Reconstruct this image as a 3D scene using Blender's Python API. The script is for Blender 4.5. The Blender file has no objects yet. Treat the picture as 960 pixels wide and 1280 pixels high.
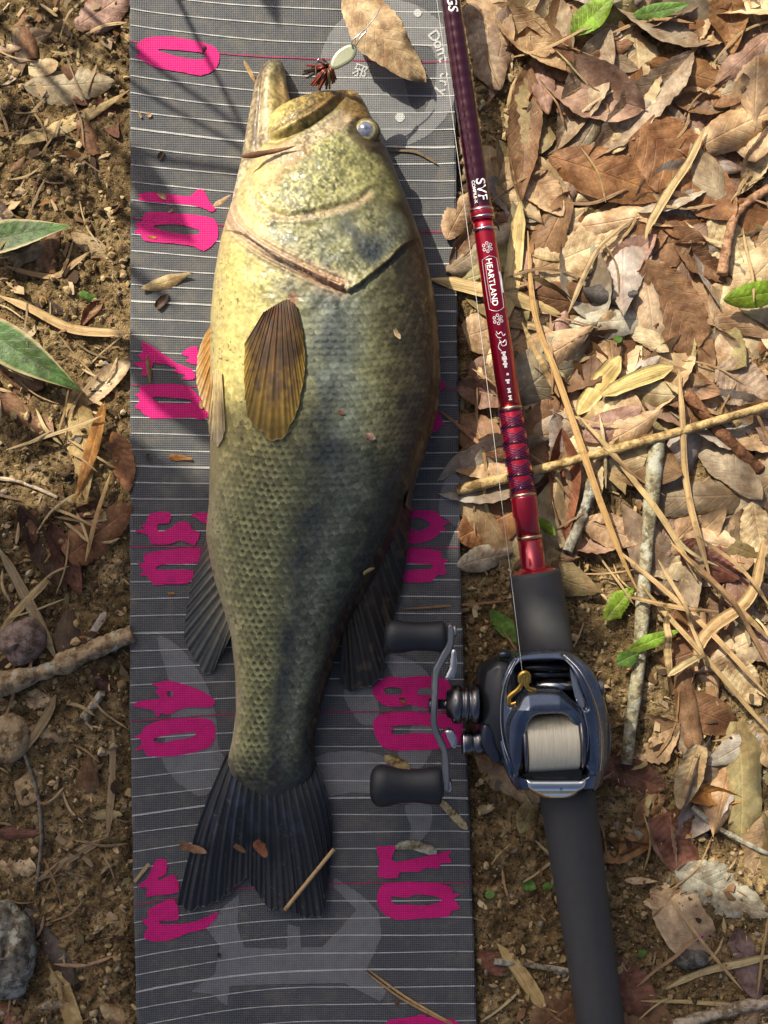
import bpy, bmesh, math, random
import numpy as np
from mathutils import Vector, Matrix

random.seed(7)
RNG = np.random.default_rng(11)
scene = bpy.context.scene
COL = scene.collection
R = math.radians

# ------------------------------------------------------------------ camera, sky, sun, exposure
H = 0.80                 # camera height above the ground, metres
S = 2050.0               # photograph pixels per metre on the ground
cam_d = bpy.data.cameras.new('camera')
cam = bpy.data.objects.new('camera', cam_d); COL.objects.link(cam)
cam.location = (0, 0, H)
cam.rotation_euler = (0, 0, 0)
cam_d.sensor_fit = 'VERTICAL'
cam_d.sensor_height = 24.0
cam_d.sensor_width = 18.0
cam_d.lens = 24.0 / 2 / (640 / S / H)
cam_d.clip_start = 0.01
cam_d.clip_end = 500
scene.camera = cam

SUN_EL = R(43)
SUN_AZ = (-0.60, 0.80)   # towards the sun, on the ground
SUNV = Vector((SUN_AZ[0] * math.cos(SUN_EL), SUN_AZ[1] * math.cos(SUN_EL), math.sin(SUN_EL)))
world = bpy.data.worlds.new('World'); scene.world = world
world.use_nodes = True
wn = world.node_tree
bg = wn.nodes['Background']
sky = wn.nodes.new('ShaderNodeTexSky')
sky.sky_type = 'NISHITA'; sky.sun_disc = False
sky.sun_elevation = SUN_EL
sky.sun_rotation = math.atan2(SUN_AZ[0], SUN_AZ[1])
wn.links.new(sky.outputs[0], bg.inputs[0])
sky.air_density = 0.55; sky.dust_density = 5.0; sky.ozone_density = 0.4
bg.inputs[1].default_value = 0.10
sun_d = bpy.data.lights.new('sun', 'SUN'); sun_d.energy = 4.9; sun_d.angle = R(0.5)
sun_d.color = (1.0, 0.92, 0.76)
sun = bpy.data.objects.new('sun', sun_d); COL.objects.link(sun)
sun.location = SUNV * 5
sun.rotation_euler = SUNV.to_track_quat('Z', 'Y').to_euler()
scene.view_settings.view_transform = 'Standard'
scene.view_settings.look = 'None'
scene.view_settings.gamma = 1.0
scene.view_settings.exposure = 0.50
scene.view_settings.use_curve_mapping = False
scene.cycles.max_bounces = 8
scene.cycles.caustics_reflective = False
scene.cycles.caustics_refractive = False

# ------------------------------------------------------------------ helpers
def P(x, y, z=0.0):
    k = (H - z) / H / S
    return ((x - 480) * k, (640 - y) * k, z)

def tag(o, label=None, cat=None, group=None, kind=None):
    if label: o['label'] = label
    if cat: o['category'] = cat
    if group: o['group'] = group
    if kind: o['kind'] = kind
    return o

def link(name, me, mat=None, parent=None):
    o = bpy.data.objects.new(name, me); COL.objects.link(o)
    if mat is not None and me is not None and not me.materials: me.materials.append(mat)
    if parent is not None: o.parent = parent
    return o

def empty(name, loc=(0, 0, 0), rz=0.0):
    o = bpy.data.objects.new(name, None); COL.objects.link(o)
    o.location = loc; o.rotation_euler = (0, 0, rz); o.empty_display_size = 0.01
    return o

def npmesh(name, V, F, uv=None, col=None, smooth=True):
    """V (n,3); F (m,4) or (m,3); uv per vertex (n,2); col per vertex (n,3)"""
    me = bpy.data.meshes.new(name)
    V = np.ascontiguousarray(V, dtype=np.float32); F = np.ascontiguousarray(F, dtype=np.int32)
    m, c = F.shape
    me.vertices.add(len(V)); me.vertices.foreach_set('co', V.ravel())
    me.loops.add(m * c); me.loops.foreach_set('vertex_index', F.ravel())
    me.polygons.add(m)
    me.polygons.foreach_set('loop_start', np.arange(0, m * c, c, dtype=np.int32))
    me.polygons.foreach_set('use_smooth', np.full(m, smooth, dtype=bool))
    if uv is not None:
        l = me.uv_layers.new(name='UVMap')
        l.data.foreach_set('uv', np.ascontiguousarray(uv[F.ravel()], dtype=np.float32).ravel())
    if col is not None:
        a = me.color_attributes.new('Col', 'FLOAT_COLOR', 'POINT')
        cc = np.ones((len(V), 4), dtype=np.float32); cc[:, :3] = col
        a.data.foreach_set('color', cc.ravel())
    me.update(calc_edges=True); me.validate()
    return me

def gridfaces(nu, nv, wrap=False, off=0):
    """nu rows by nv columns, row major; wrap joins last column to the first"""
    i = np.arange(nu - 1)[:, None]; j = np.arange(nv if wrap else nv - 1)[None, :]
    j2 = (j + 1) % nv
    return np.stack([i * nv + j, i * nv + j2, (i + 1) * nv + j2, (i + 1) * nv + j], -1).reshape(-1, 4) + off

_tab = np.random.default_rng(5).random((256, 256))
def vnoise(x, y, seed=0):
    x = np.asarray(x, float) + seed * 37.17; y = np.asarray(y, float) + seed * 91.73
    xi = np.floor(x).astype(int); yi = np.floor(y).astype(int)
    fx = x - xi; fy = y - yi
    fx = fx * fx * (3 - 2 * fx); fy = fy * fy * (3 - 2 * fy)
    a = _tab[xi & 255, yi & 255]; b = _tab[(xi + 1) & 255, yi & 255]
    c = _tab[xi & 255, (yi + 1) & 255]; d = _tab[(xi + 1) & 255, (yi + 1) & 255]
    return (a * (1 - fx) + b * fx) * (1 - fy) + (c * (1 - fx) + d * fx) * fy
def fbm(x, y, oct=4, seed=0):
    s = 0; a = .5; t = 0
    for o in range(oct):
        s = s + a * vnoise(np.asarray(x) * 2 ** o, np.asarray(y) * 2 ** o, seed + o); t += a; a *= .5
    return s / t
def smooth(e0, e1, x):
    t = np.clip((np.asarray(x, float) - e0) / (e1 - e0), 0, 1)
    return t * t * (3 - 2 * t)
def interp(tbl, x):
    """tbl rows: key, v1, v2 ...; Catmull-like smooth by dense linear + slight blur"""
    t = np.array(tbl, float)
    return [np.interp(x, t[:, 0], t[:, k]) for k in range(1, t.shape[1])]

def catmull(pts, n=8, closed=True):
    p = np.array(pts, float); m = len(p); out = []
    rng = range(m) if closed else range(m - 1)
    for i in rng:
        if closed: a, b, c, d = p[i - 1], p[i], p[(i + 1) % m], p[(i + 2) % m]
        else: a, b, c, d = p[max(i - 1, 0)], p[i], p[i + 1], p[min(i + 2, m - 1)]
        for k in range(n):
            t = k / n
            out.append(.5 * (2 * b + (c - a) * t + (2 * a - 5 * b + 4 * c - d) * t * t + (3 * b - a - 3 * c + d) * t ** 3))
    if not closed: out.append(p[-1])
    return np.array(out)

def seg_dist(px, py, poly, closed=True):
    """distance and nearest point to a polyline (vectorised)"""
    poly = np.asarray(poly, float)[:, :2]
    n = len(poly); best = np.full(px.shape, 1e18); bx = np.zeros(px.shape); by = np.zeros(px.shape); side = np.zeros(px.shape)
    for i in range(n if closed else n - 1):
        ax, ay = poly[i]; cx, cy = poly[(i + 1) % n]
        dx, dy = cx - ax, cy - ay; L = dx * dx + dy * dy
        if L < 1e-12: continue
        t = np.clip(((px - ax) * dx + (py - ay) * dy) / L, 0, 1)
        qx = ax + t * dx; qy = ay + t * dy
        d = (px - qx) ** 2 + (py - qy) ** 2
        m = d < best
        best = np.where(m, d, best); bx = np.where(m, qx, bx); by = np.where(m, qy, by)
        side = np.where(m, np.sign(dx * (py - ay) - dy * (px - ax)), side)
    return np.sqrt(best), bx, by, side
def inside(px, py, poly):
    poly = np.asarray(poly, float); n = len(poly); c = np.zeros(px.shape, bool)
    for i in range(n):
        x0, y0 = poly[i][:2]; x1, y1 = poly[(i + 1) % n][:2]
        if y0 == y1: continue
        cond = ((y0 > py) != (y1 > py)) & (px < (x1 - x0) * (py - y0) / (y1 - y0) + x0)
        c ^= cond
    return c
def sdf(px, py, poly):
    d, bx, by, _ = seg_dist(px, py, poly)
    return np.where(inside(px, py, poly), d, -d), bx, by

def relief(name, outline, holes, ztop, zbot=None, cell=1.5, k=1.0 / S, to3=None, mat=None, parent=None, smoothn=3, smoothshade=True, col=None):
    """a plate with a traced outline: cells inside it, rim snapped to it, top z = ztop(x, y, d), sides down to zbot"""
    o = catmull(outline, smoothn) if smoothn else np.array(outline, float)
    hs = [catmull(h, smoothn) if smoothn else np.array(h, float) for h in holes]
    x0, y0 = o.min(0) - cell; x1, y1 = o.max(0) + cell
    xs = np.arange(x0, x1 + cell, cell); ys = np.arange(y0, y1 + cell, cell)
    X, Y = np.meshgrid(xs, ys, indexing='ij')
    sd, bx, by = sdf(X, Y, o)
    for h in hs:
        s2, hx, hy = sdf(X, Y, h); s2 = -s2
        m = s2 < sd
        sd = np.where(m, s2, sd); bx = np.where(m, hx, bx); by = np.where(m, hy, by)
    ok = sd > -cell * .72
    cellok = ok[:-1, :-1] & ok[1:, :-1] & ok[1:, 1:] & ok[:-1, 1:]
    ctr = (sd[:-1, :-1] + sd[1:, :-1] + sd[1:, 1:] + sd[:-1, 1:]) / 4
    cellok &= ctr > 0
    snap = sd < cell * .5
    X = np.where(snap, bx, X); Y = np.where(snap, by, Y); D = np.where(snap, 0, sd)
    ny = len(ys)
    ci, cj = np.nonzero(cellok)
    F = np.stack([ci * ny + cj, (ci + 1) * ny + cj, (ci + 1) * ny + cj + 1, ci * ny + cj + 1], -1)
    used, inv = np.unique(F.ravel(), return_inverse=True)
    F = inv.reshape(-1, 4)
    x = X.ravel()[used]; y = Y.ravel()[used]; d = D.ravel()[used]
    zt = ztop(x, y, d)
    F = F[:, ::-1]
    if zbot is not None:
        n = len(x)
        zb = zbot(x, y, d) if callable(zbot) else np.full(n, zbot)
        e = np.concatenate([F[:, [a, (a + 1) % 4]] for a in range(4)])
        key = np.sort(e, 1); _, idx, cnt = np.unique(key, axis=0, return_index=True, return_counts=True)
        be = e[idx[cnt == 1]]
        x = np.r_[x, x]; y = np.r_[y, y]; zt = np.r_[zt, zb]; d = np.r_[d, d]
        sides = np.stack([be[:, 1], be[:, 0], be[:, 0] + n, be[:, 1] + n], -1)
        F = np.concatenate([F, sides, F[:, ::-1] + n])
    V = np.stack(to3(x, y, zt), -1) if to3 else np.stack([(x - 480) * k, (640 - y) * k, zt], -1)
    c = col(x, y, d) if col else None
    me = npmesh(name, V, F, smooth=smoothshade, col=c)
    return link(name, me, mat, parent)

def tube(path, rad, n=10, caps=True, closed=False):
    """path (m,3), rad scalar or (m,), returns V, F"""
    p = np.asarray(path, float); m = len(p); rad = np.broadcast_to(np.asarray(rad, float), (m,))
    T = np.gradient(p, axis=0); T /= np.linalg.norm(T, axis=1)[:, None] + 1e-12
    up = np.array([0, 0, 1.0]) if abs(T[0][2]) < .9 else np.array([1.0, 0, 0])
    V = np.zeros((m, n, 3)); a = np.linspace(0, 2 * np.pi, n, endpoint=False)
    for i in range(m):
        u = np.cross(T[i], up); nu = np.linalg.norm(u)
        if nu < 1e-6: u = np.array([1.0, 0, 0])
        else: u /= nu
        v = np.cross(u, T[i])
        V[i] = p[i] + rad[i] * (np.cos(a)[:, None] * u + np.sin(a)[:, None] * v)
    F = gridfaces(m, n, True)
    V = V.reshape(-1, 3)
    if caps:
        V = np.concatenate([V, p[:1], p[-1:]])
        i = np.arange(n); j = (i + 1) % n
        c0 = np.full(n, m * n); c1 = np.full(n, m * n + 1)
        F = np.concatenate([F, np.stack([c0, j, i, c0], -1), np.stack([c1, (m - 1) * n + i, (m - 1) * n + j, c1], -1)])
        # degenerate quads become triangles in validate(); keep them apart
    return V, F
def fix_tris(F):
    return F
def tube_mesh(name, path, rad, n=10, uvlen=True, col=None):
    V, F = tube(path, rad, n, caps=False)
    m = len(path)
    me = bpy.data.meshes.new(name)
    faces = [tuple(f) for f in F.tolist()]
    faces.append(tuple(range(n))[::-1]); faces.append(tuple((m - 1) * n + i for i in range(n)))
    me.from_pydata(V.tolist(), [], faces)
    for p_ in me.polygons: p_.use_smooth = True
    me.polygons[-1].use_smooth = False; me.polygons[-2].use_smooth = False
    me.update()
    return me
def lathe_mesh(name, prof, n=32, axis_o=(0, 0, 0), axis=(1, 0, 0), caps=True):
    """prof list of (s, r) along the axis"""
    ax = Vector(axis).normalized(); up = Vector((0, 0, 1)) if abs(ax.z) < .9 else Vector((0, 1, 0))
    u = ax.cross(up).normalized(); v = u.cross(ax)
    o = Vector(axis_o); vs = []; fs = []
    for s, r in prof:
        for i in range(n):
            a = 2 * math.pi * i / n
            vs.append(o + ax * s + u * (r * math.cos(a)) + v * (r * math.sin(a)))
    m = len(prof)
    for i in range(m - 1):
        for j in range(n):
            k = (j + 1) % n
            fs.append((i * n + j, i * n + k, (i + 1) * n + k, (i + 1) * n + j))
    if caps:
        fs.append(tuple(range(n))[::-1]); fs.append(tuple((m - 1) * n + i for i in range(n)))
    me = bpy.data.meshes.new(name); me.from_pydata([tuple(a) for a in vs], [], fs)
    for p_ in me.polygons: p_.use_smooth = len(p_.vertices) == 4
    me.update()
    return me
def sharp(o, ang=35):
    m = o.data
    bm = bmesh.new(); bm.from_mesh(m)
    for e in bm.edges:
        if len(e.link_faces) == 2 and e.calc_face_angle(0) > R(ang): e.smooth = False
    bm.to_mesh(m); bm.free()
    return o

# ------------------------------------------------------------------ materials
class NT:
    def __init__(s, name):
        s.m = bpy.data.materials.new(name); s.m.use_nodes = True
        s.t = s.m.node_tree; s.b = s.t.nodes['Principled BSDF']; s.out = s.t.nodes['Material Output']
    def n(s, typ, **kw):
        nd = s.t.nodes.new('ShaderNode' + typ)
        for k, v in kw.items(): setattr(nd, k, v)
        return nd
    def put(s, inp, val):
        if isinstance(val, bpy.types.NodeSocket): s.t.links.new(val, inp)
        elif val is not None: inp.default_value = val
    def math(s, op, a, b=None, c=None, clamp=False):
        nd = s.n('Math', operation=op, use_clamp=clamp)
        s.put(nd.inputs[0], a); s.put(nd.inputs[1], b)
        if c is not None: s.put(nd.inputs[2], c)
        return nd.outputs[0]
    def mix(s, f, a, b, mode='MIX'):
        nd = s.n('Mix', data_type='RGBA', blend_type=mode)
        s.put(nd.inputs[0], f); s.put(nd.inputs[6], a); s.put(nd.inputs[7], b)
        return nd.outputs[2]
    def noise(s, vec, scale, detail=3, rough=.55):
        nd = s.n('TexNoise'); s.put(nd.inputs['Vector'], vec)
        nd.inputs['Scale'].default_value = scale; nd.inputs['Detail'].default_value = detail; nd.inputs['Roughness'].default_value = rough
        return nd.outputs[0]
    def ramp(s, f, stops):
        nd = s.n('ValToRGB'); s.put(nd.inputs[0], f); e = nd.color_ramp.elements
        while len(e) < len(stops): e.new(.5)
        for el, (p_, c) in zip(e, stops):
            el.position = p_; el.color = (c if len(c) == 4 else (*c, 1)) if not isinstance(c, (int, float)) else (c, c, c, 1)
        return nd.outputs[0]
    def bump(s, h, strength=.3, dist=.001, normal=None):
        nd = s.n('Bump'); s.put(nd.inputs['Height'], h)
        nd.inputs['Strength'].default_value = strength; nd.inputs['Distance'].default_value = dist
        if normal is not None: s.put(nd.inputs['Normal'], normal)
        return nd.outputs[0]
    def set(s, **kw):
        names = dict(color='Base Color', rough='Roughness', metal='Metallic', normal='Normal', coat='Coat Weight', coat_rough='Coat Roughness',
                     spec='Specular IOR Level', trans='Transmission Weight', ior='IOR', alpha='Alpha', sss='Subsurface Weight')
        for k, v in kw.items():
            if k == 'color' and isinstance(v, tuple) and len(v) == 3: v = (*v, 1)
            s.put(s.b.inputs[names[k]], v)
        return s.m
    def objco(s): return s.n('TexCoord').outputs['Object']
    def geo(s): return s.n('NewGeometry').outputs['Position']

def plain(name, col, rough=.5, metal=0.0, grain=0.0, coat=0.0, gscale=900, spec=.5):
    t = NT(name)
    v = t.objco()
    n1 = t.noise(v, gscale, 3)
    n2 = t.noise(v, gscale * .07, 3)
    f = t.math('ADD', t.math('MULTIPLY', n1, .5), t.math('MULTIPLY', n2, .5))
    c = t.mix(f, tuple(min(1, a * (1 - .45 * grain)) for a in col) + (1,), tuple(min(1, a * (1 + .45 * grain)) for a in col) + (1,))
    rr = t.math('ADD', t.math('MULTIPLY', n2, .18), rough - .09)
    t.set(color=c, rough=rr, metal=metal, coat=coat, spec=spec, normal=t.bump(n1, .15 * (grain > 0), .0003))
    return t.m

def leaf_material(name, trans=.18, vein=1.0, margin=None, rough=.55):
    t = NT(name)
    oi = t.n('ObjectInfo'); base = oi.outputs['Color']; rnd = oi.outputs['Random']
    uvn = t.n('UVMap'); sp = t.n('SeparateXYZ'); t.put(sp.inputs[0], uvn.outputs[0])
    u = sp.outputs[0]; v = t.math('ABSOLUTE', t.math('MULTIPLY_ADD', sp.outputs[1], 2.0, -1.0))
    oc = t.objco(); ad = t.n('VectorMath', operation='ADD')
    t.put(ad.inputs[0], oc); cr = t.n('CombineXYZ'); r100 = t.math('MULTIPLY', rnd, 7.0)
    t.put(cr.inputs[0], r100); t.put(cr.inputs[1], r100); t.put(ad.inputs[1], cr.outputs[0]); vec = ad.outputs[0]
    n1 = t.noise(vec, 85, 5, .6); n2 = t.noise(vec, 420, 4, .65); n3 = t.noise(vec, 1500, 2)
    c = t.mix(t.ramp(n1, [(.38, 0.), (.62, 1.)]), base, t.mix(1.0, base, (.46, .38, .32, 1), 'MULTIPLY'))
    c = t.mix(t.ramp(n2, [(.46, 0.), (.66, 1.)]), c, t.mix(1.0, c, (1.45, 1.38, 1.28, 1), 'MULTIPLY'))
    spots = t.ramp(n2, [(.27, 1.), (.33, 0.)])
    c = t.mix(t.math('MULTIPLY', spots, .75), c, t.mix(1.0, c, (.28, .22, .18, 1), 'MULTIPLY'))
    mid = t.math('SUBTRACT', 1.0, t.math('MULTIPLY', v, 16.0), clamp=True)
    ph = t.math('FRACT', t.math('SUBTRACT', t.math('MULTIPLY', u, 10.0), t.math('MULTIPLY', v, 2.1)))
    sec = t.math('SUBTRACT', 1.0, t.math('MULTIPLY', t.math('ABSOLUTE', t.math('SUBTRACT', ph, .5)), 11.0), clamp=True)
    vv = t.math('MULTIPLY', t.math('MAXIMUM', mid, t.math('MULTIPLY', sec, .55)), vein)
    c = t.mix(t.math('MULTIPLY', vv, .40), c, t.mix(1.0, c, (1.5, 1.42, 1.3, 1), 'MULTIPLY'))
    if margin:
        e = t.ramp(v, [(.78, 0.), (.92, 1.)])
        c = t.mix(e, c, (*margin, 1))
    hgt = t.math('ADD', t.math('MULTIPLY', n2, .8), t.math('ADD', t.math('MULTIPLY', n3, .35), t.math('MULTIPLY', vv, .7)))
    t.set(color=c, rough=t.math('MULTIPLY_ADD', n1, .25, rough - .12), normal=t.bump(hgt, .55, .0009), spec=.35)
    tr = t.n('BsdfTranslucent'); t.put(tr.inputs[0], c)
    mx = t.n('MixShader'); mx.inputs[0].default_value = trans
    t.t.links.new(t.b.outputs[0], mx.inputs[1]); t.t.links.new(tr.outputs[0], mx.inputs[2]); t.t.links.new(mx.outputs[0], t.out.inputs[0])
    return t.m

def straw_material(name):
    t = NT(name)
    oi = t.n('ObjectInfo'); base = oi.outputs['Color']
    uvn = t.n('UVMap'); sp = t.n('SeparateXYZ'); t.put(sp.inputs[0], uvn.outputs[0])
    cv = t.n('CombineXYZ'); t.put(cv.inputs[0], t.math('MULTIPLY', sp.outputs[0], 2.0)); t.put(cv.inputs[1], t.math('MULTIPLY', sp.outputs[1], 14.0))
    t.put(cv.inputs[2], t.math('MULTIPLY', oi.outputs['Random'], 50.0))
    n1 = t.noise(cv.outputs[0], 1.0, 3); n2 = t.noise(t.objco(), 240, 4)
    c = t.mix(t.ramp(n1, [(.35, 0.), (.65, 1.)]), t.mix(1.0, base, (.68, .62, .54, 1), 'MULTIPLY'), t.mix(1.0, base, (1.18, 1.16, 1.1, 1), 'MULTIPLY'))
    c = t.mix(t.ramp(n2, [(.55, 0.), (.75, .8)]), c, t.mix(1.0, c, (.5, .42, .34, 1), 'MULTIPLY'))
    t.set(color=c, rough=.55, normal=t.bump(n1, .5, .0006), spec=.35)
    return t.m

def bark_material(name, lichen=0.0):
    t = NT(name)
    oi = t.n('ObjectInfo'); base = oi.outputs['Color']
    g = t.objco()
    n1 = t.noise(g, 160, 5, .65); n2 = t.noise(g, 700, 4, .6)
    c = t.mix(t.ramp(n1, [(.40, 0.), (.56, 1.)]), t.mix(1.0, base, (.36, .31, .26, 1), 'MULTIPLY'), base)
    c = t.mix(t.ramp(n2, [(.5, 0.), (.72, .8)]), c, t.mix(1.0, c, (1.6, 1.55, 1.45, 1), 'MULTIPLY'))
    if lichen:
        n3 = t.noise(g, 110, 4, .7)
        c = t.mix(t.ramp(n3, [(.52, 0.), (.6, lichen)]), c, (.42, .42, .34, 1))
    t.set(color=c, rough=.8, normal=t.bump(t.math('ADD', n1, t.math('MULTIPLY', n2, .5)), .8, .0015), spec=.25)
    return t.m

def vcol_material(name, rough=.6, bump=.3, bscale=900, spec=.4, coat=0.0, rvar=.15, bdist=.0004):
    t = NT(name)
    at = t.n('Attribute'); at.attribute_name = 'Col'
    g = t.objco(); n1 = t.noise(g, bscale, 3); n2 = t.noise(g, bscale * .25, 4)
    c = t.mix(1.0, at.outputs[0], t.ramp(n2, [(.3, .78), (.7, 1.22)]), 'MULTIPLY')
    t.set(color=c, rough=t.math('MULTIPLY_ADD', n2, rvar * 2, rough - rvar), normal=t.bump(n1, bump, bdist), spec=spec, coat=coat, coat_rough=.12)
    return t.m

def soil_material():
    t = NT('sandy_soil')
    g = t.geo()
    n0 = t.noise(g, 14, 4); n1 = t.noise(g, 70, 5, .65); n2 = t.noise(g, 330, 4, .7); n3 = t.noise(g, 1100, 3, .6)
    c = t.ramp(n1, [(.30, (.060, .038, .016)), (.47, (.22, .145, .062)), (.60, (.42, .295, .14)), (.78, (.58, .44, .24))])
    c = t.mix(t.ramp(n2, [(.36, 1.), (.5, 0.)]), c, (.035, .024, .011, 1))
    c = t.mix(t.ramp(n3, [(.56, 0.), (.74, .8)]), c, (.52, .42, .26, 1))
    c = t.mix(t.ramp(n0, [(.38, .55), (.6, 0.)]), c, t.mix(1.0, c, (.5, .45, .4, 1), 'MULTIPLY'))
    h = t.math('ADD', t.math('MULTIPLY', n2, .7), t.math('MULTIPLY', n3, .5))
    t.set(color=c, rough=.92, normal=t.bump(h, 1.0, .004), spec=.2)
    return t.m

M = {}
M['soil'] = soil_material()
M['leaf'] = leaf_material('dry_leaf')
M['green'] = leaf_material('green_leaf', .25, .8, None, .42)
M['sasa'] = leaf_material('green_striped_leaf', .22, .3, (.40, .34, .17), .4)
M['straw'] = straw_material('dry_straw')
M['bark'] = bark_material('bark')
M['lichen'] = bark_material('bark_with_lichen', .9)
M['crumb'] = vcol_material('soil_crumb', .9, .4, 900, .2)
M['fish'] = vcol_material('wet_fish_skin', .42, .55, 1700, .42, .10, .16, .0004)
M['fin'] = vcol_material('wet_fin', .42, .25, 1200, .5, .12, .12)

# ------------------------------------------------------------------ mat shape and ground
MATL = [(-60, 163), (300, 163), (600, 162), (900, 163), (1050, 166), (1280, 172), (1360, 176)]
MATR = [(-60, 566), (200, 570), (450, 572), (700, 575), (900, 582), (1100, 590), (1280, 596), (1360, 599)]
def mat_edges(y):
    return interp(MATL, y)[0], interp(MATR, y)[0]
def mat_z(x, y):
    x = np.asarray(x, float); y = np.asarray(y, float)
    z = .0052 + .0011 * np.sin(y / 61.0 + .6 * np.sin(x / 170.0)) + .0009 * np.sin(y / 143.0 + x / 210.0)
    z = z + .0016 * np.exp(-((y - 992) / 16.0) ** 2) * smooth(380, 480, x) + .0006 * np.sin(x / 47.0 + y / 300.0)
    l, r = mat_edges(y)
    z = z + .0012 * smooth(28, 0, x - l) * (.5 + .5 * np.sin(y / 90.0 + 1)) + .0014 * smooth(26, 0, r - x) * (.5 + .5 * np.sin(y / 120.0))
    return z

def ground_h(x, y):
    """ground height at photo-pixel coordinates"""
    z = .010 * (fbm(x / 150.0, y / 150.0, 4, 3) - .5) + .0065 * (fbm(x / 32.0, y / 32.0, 4, 9) - .5)
    n = fbm(x / 9.0, y / 9.0, 3, 21); z = z + .0042 * (n - .5)
    n2 = vnoise(x / 4.2, y / 4.2, 31); z = z + .0016 * smooth(.55, .95, n2)
    z = z * (1 - .45 * smooth(560, 620, x) * smooth(760, 680, y))
    l, r = mat_edges(y)
    under = smooth(-16, 6, x - l) * smooth(-16, 6, r - x)
    return z * (1 - under) - .002 * under - .001

def build_ground():
    c = np.arange(-70, 1031, 2.6); d = np.arange(-70, 1351, 2.6)
    ext = np.cumsum(np.geomspace(4, 9000, 46))
    xs = np.concatenate([c[0] - ext[::-1], c, c[-1] + ext]); ys = np.concatenate([d[0] - ext[::-1], d, d[-1] + ext])
    X, Y = np.meshgrid(xs, ys, indexing='ij')
    Z = ground_h(X, Y)
    far = np.maximum(np.maximum(-70 - X, X - 1030), np.maximum(-70 - Y, Y - 1350))
    Z = np.where(far > 0, Z + .02 * (fbm(X / 700, Y / 700, 3, 5) - .5) * smooth(0, 1500, far), Z)
    V = np.stack([(X - 480) / S, (640 - Y) / S, Z], -1).reshape(-1, 3)
    F = gridfaces(len(xs), len(ys))
    o = link('ground', npmesh('ground', V, F[:, ::-1]), M['soil'])
    o['kind'] = 'structure'
build_ground()

# height map used to settle leaves and sticks on what lies below them
HC = 3.0; HX0, HY0 = -90.0, -90.0; HNX, HNY = 380, 505
_gx = HX0 + HC * np.arange(HNX); _gy = HY0 + HC * np.arange(HNY)
GX, GY = np.meshgrid(_gx, _gy, indexing='ij')
HM = ground_h(GX, GY)
_l, _r = mat_edges(GY)
HM = np.where((GX > _l - 1) & (GX < _r + 1), mat_z(GX, GY) + .0006, HM)
def hm_at(x, y):
    i = np.clip(((np.asarray(x) - HX0) / HC).round().astype(int), 0, HNX - 1)
    j = np.clip(((np.asarray(y) - HY0) / HC).round().astype(int), 0, HNY - 1)
    return HM[i, j]
def hm_raise(x, y, z):
    i = ((np.asarray(x) - HX0) / HC).round().astype(int); j = ((np.asarray(y) - HY0) / HC).round().astype(int)
    ok = (i >= 0) & (i < HNX) & (j >= 0) & (j < HNY)
    np.maximum.at(HM, (i[ok], j[ok]), np.asarray(z)[ok])

# ------------------------------------------------------------------ measuring mat
def mat_material():
    t = NT('woven_plastic_mat')
    g = t.geo(); sp = t.n('SeparateXYZ'); t.put(sp.inputs[0], g)
    k = 2 * math.pi / .00135
    sx = t.math('MULTIPLY_ADD', t.math('SINE', t.math('MULTIPLY', sp.outputs[0], k)), .5, .5)
    sy = t.math('MULTIPLY_ADD', t.math('SINE', t.math('MULTIPLY', sp.outputs[1], k)), .5, .5)
    w = t.math('MAXIMUM', t.math('POWER', sx, 3.0), t.math('POWER', sy, 3.0))
    n1 = t.noise(g, 28, 5, .6); n2 = t.noise(g, 400, 3); n3 = t.noise(g, 110, 5, .7)
    c = t.ramp(n1, [(.3, (.024, .026, .030)), (.7, (.050, .053, .058))])
    c = t.mix(t.math('MULTIPLY', w, .62), c, (.15, .155, .16, 1))
    dust = t.ramp(n3, [(.48, 0.), (.70, .45)])
    c = t.mix(dust, c, (.17, .145, .10, 1))
    t.set(color=c, rough=t.math('MULTIPLY_ADD', n1, .3, .30), normal=t.bump(t.math('ADD', w, t.math('MULTIPLY', n2, .4)), .55, .0005), spec=.4)
    return t.m
def print_material(name, col, alpha=1.0, rough=.42, fade=.25):
    t = NT(name)
    g = t.geo(); sp = t.n('SeparateXYZ'); t.put(sp.inputs[0], g)
    k = 2 * math.pi / .00135
    sx = t.math('MULTIPLY_ADD', t.math('SINE', t.math('MULTIPLY', sp.outputs[0], k)), .5, .5)
    sy = t.math('MULTIPLY_ADD', t.math('SINE', t.math('MULTIPLY', sp.outputs[1], k)), .5, .5)
    w = t.math('MINIMUM', t.math('POWER', sx, .5), t.math('POWER', sy, .5))
    n3 = t.noise(g, 130, 5, .7); n4 = t.noise(g, 900, 3)
    c = t.mix(t.ramp(n3, [(.45, 0.), (.75, 1.)]), (*col, 1), (*[a * (1 - fade) for a in col], 1))
    c = t.mix(t.math('MULTIPLY', w, .28), t.mix(1.0, c, (.72, .72, .72, 1), 'MULTIPLY'), c) if alpha == 1 else c
    c = t.mix(t.math('SUBTRACT', .55, t.math('MULTIPLY', w, .55)), c, t.mix(1.0, c, (.35, .35, .35, 1), 'MULTIPLY'))
    wear = t.ramp(t.noise(g, 520, 4, .7), [(.27, 1.), (.34, 0.)])
    c = t.mix(t.math('MULTIPLY', wear, .8), c, (.05, .05, .055, 1))
    t.set(color=c, rough=rough, spec=.25, normal=t.bump(t.math('ADD', w, t.math('MULTIPLY', n4, .3)), .45, .0005))
    return t.m
M['mat'] = mat_material()
M['pink'] = print_material('pink_print', (.92, .014, .27), rough=.55)
M['white_print'] = print_material('white_print', (.72, .72, .70), rough=.5)
M['grey_print'] = print_material('grey_print', (.27, .275, .28))
M['pinkline'] = print_material('pink_line_print', (.50, .05, .16))
M['hole'] = print_material('dark_print', (.055, .058, .065))

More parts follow.
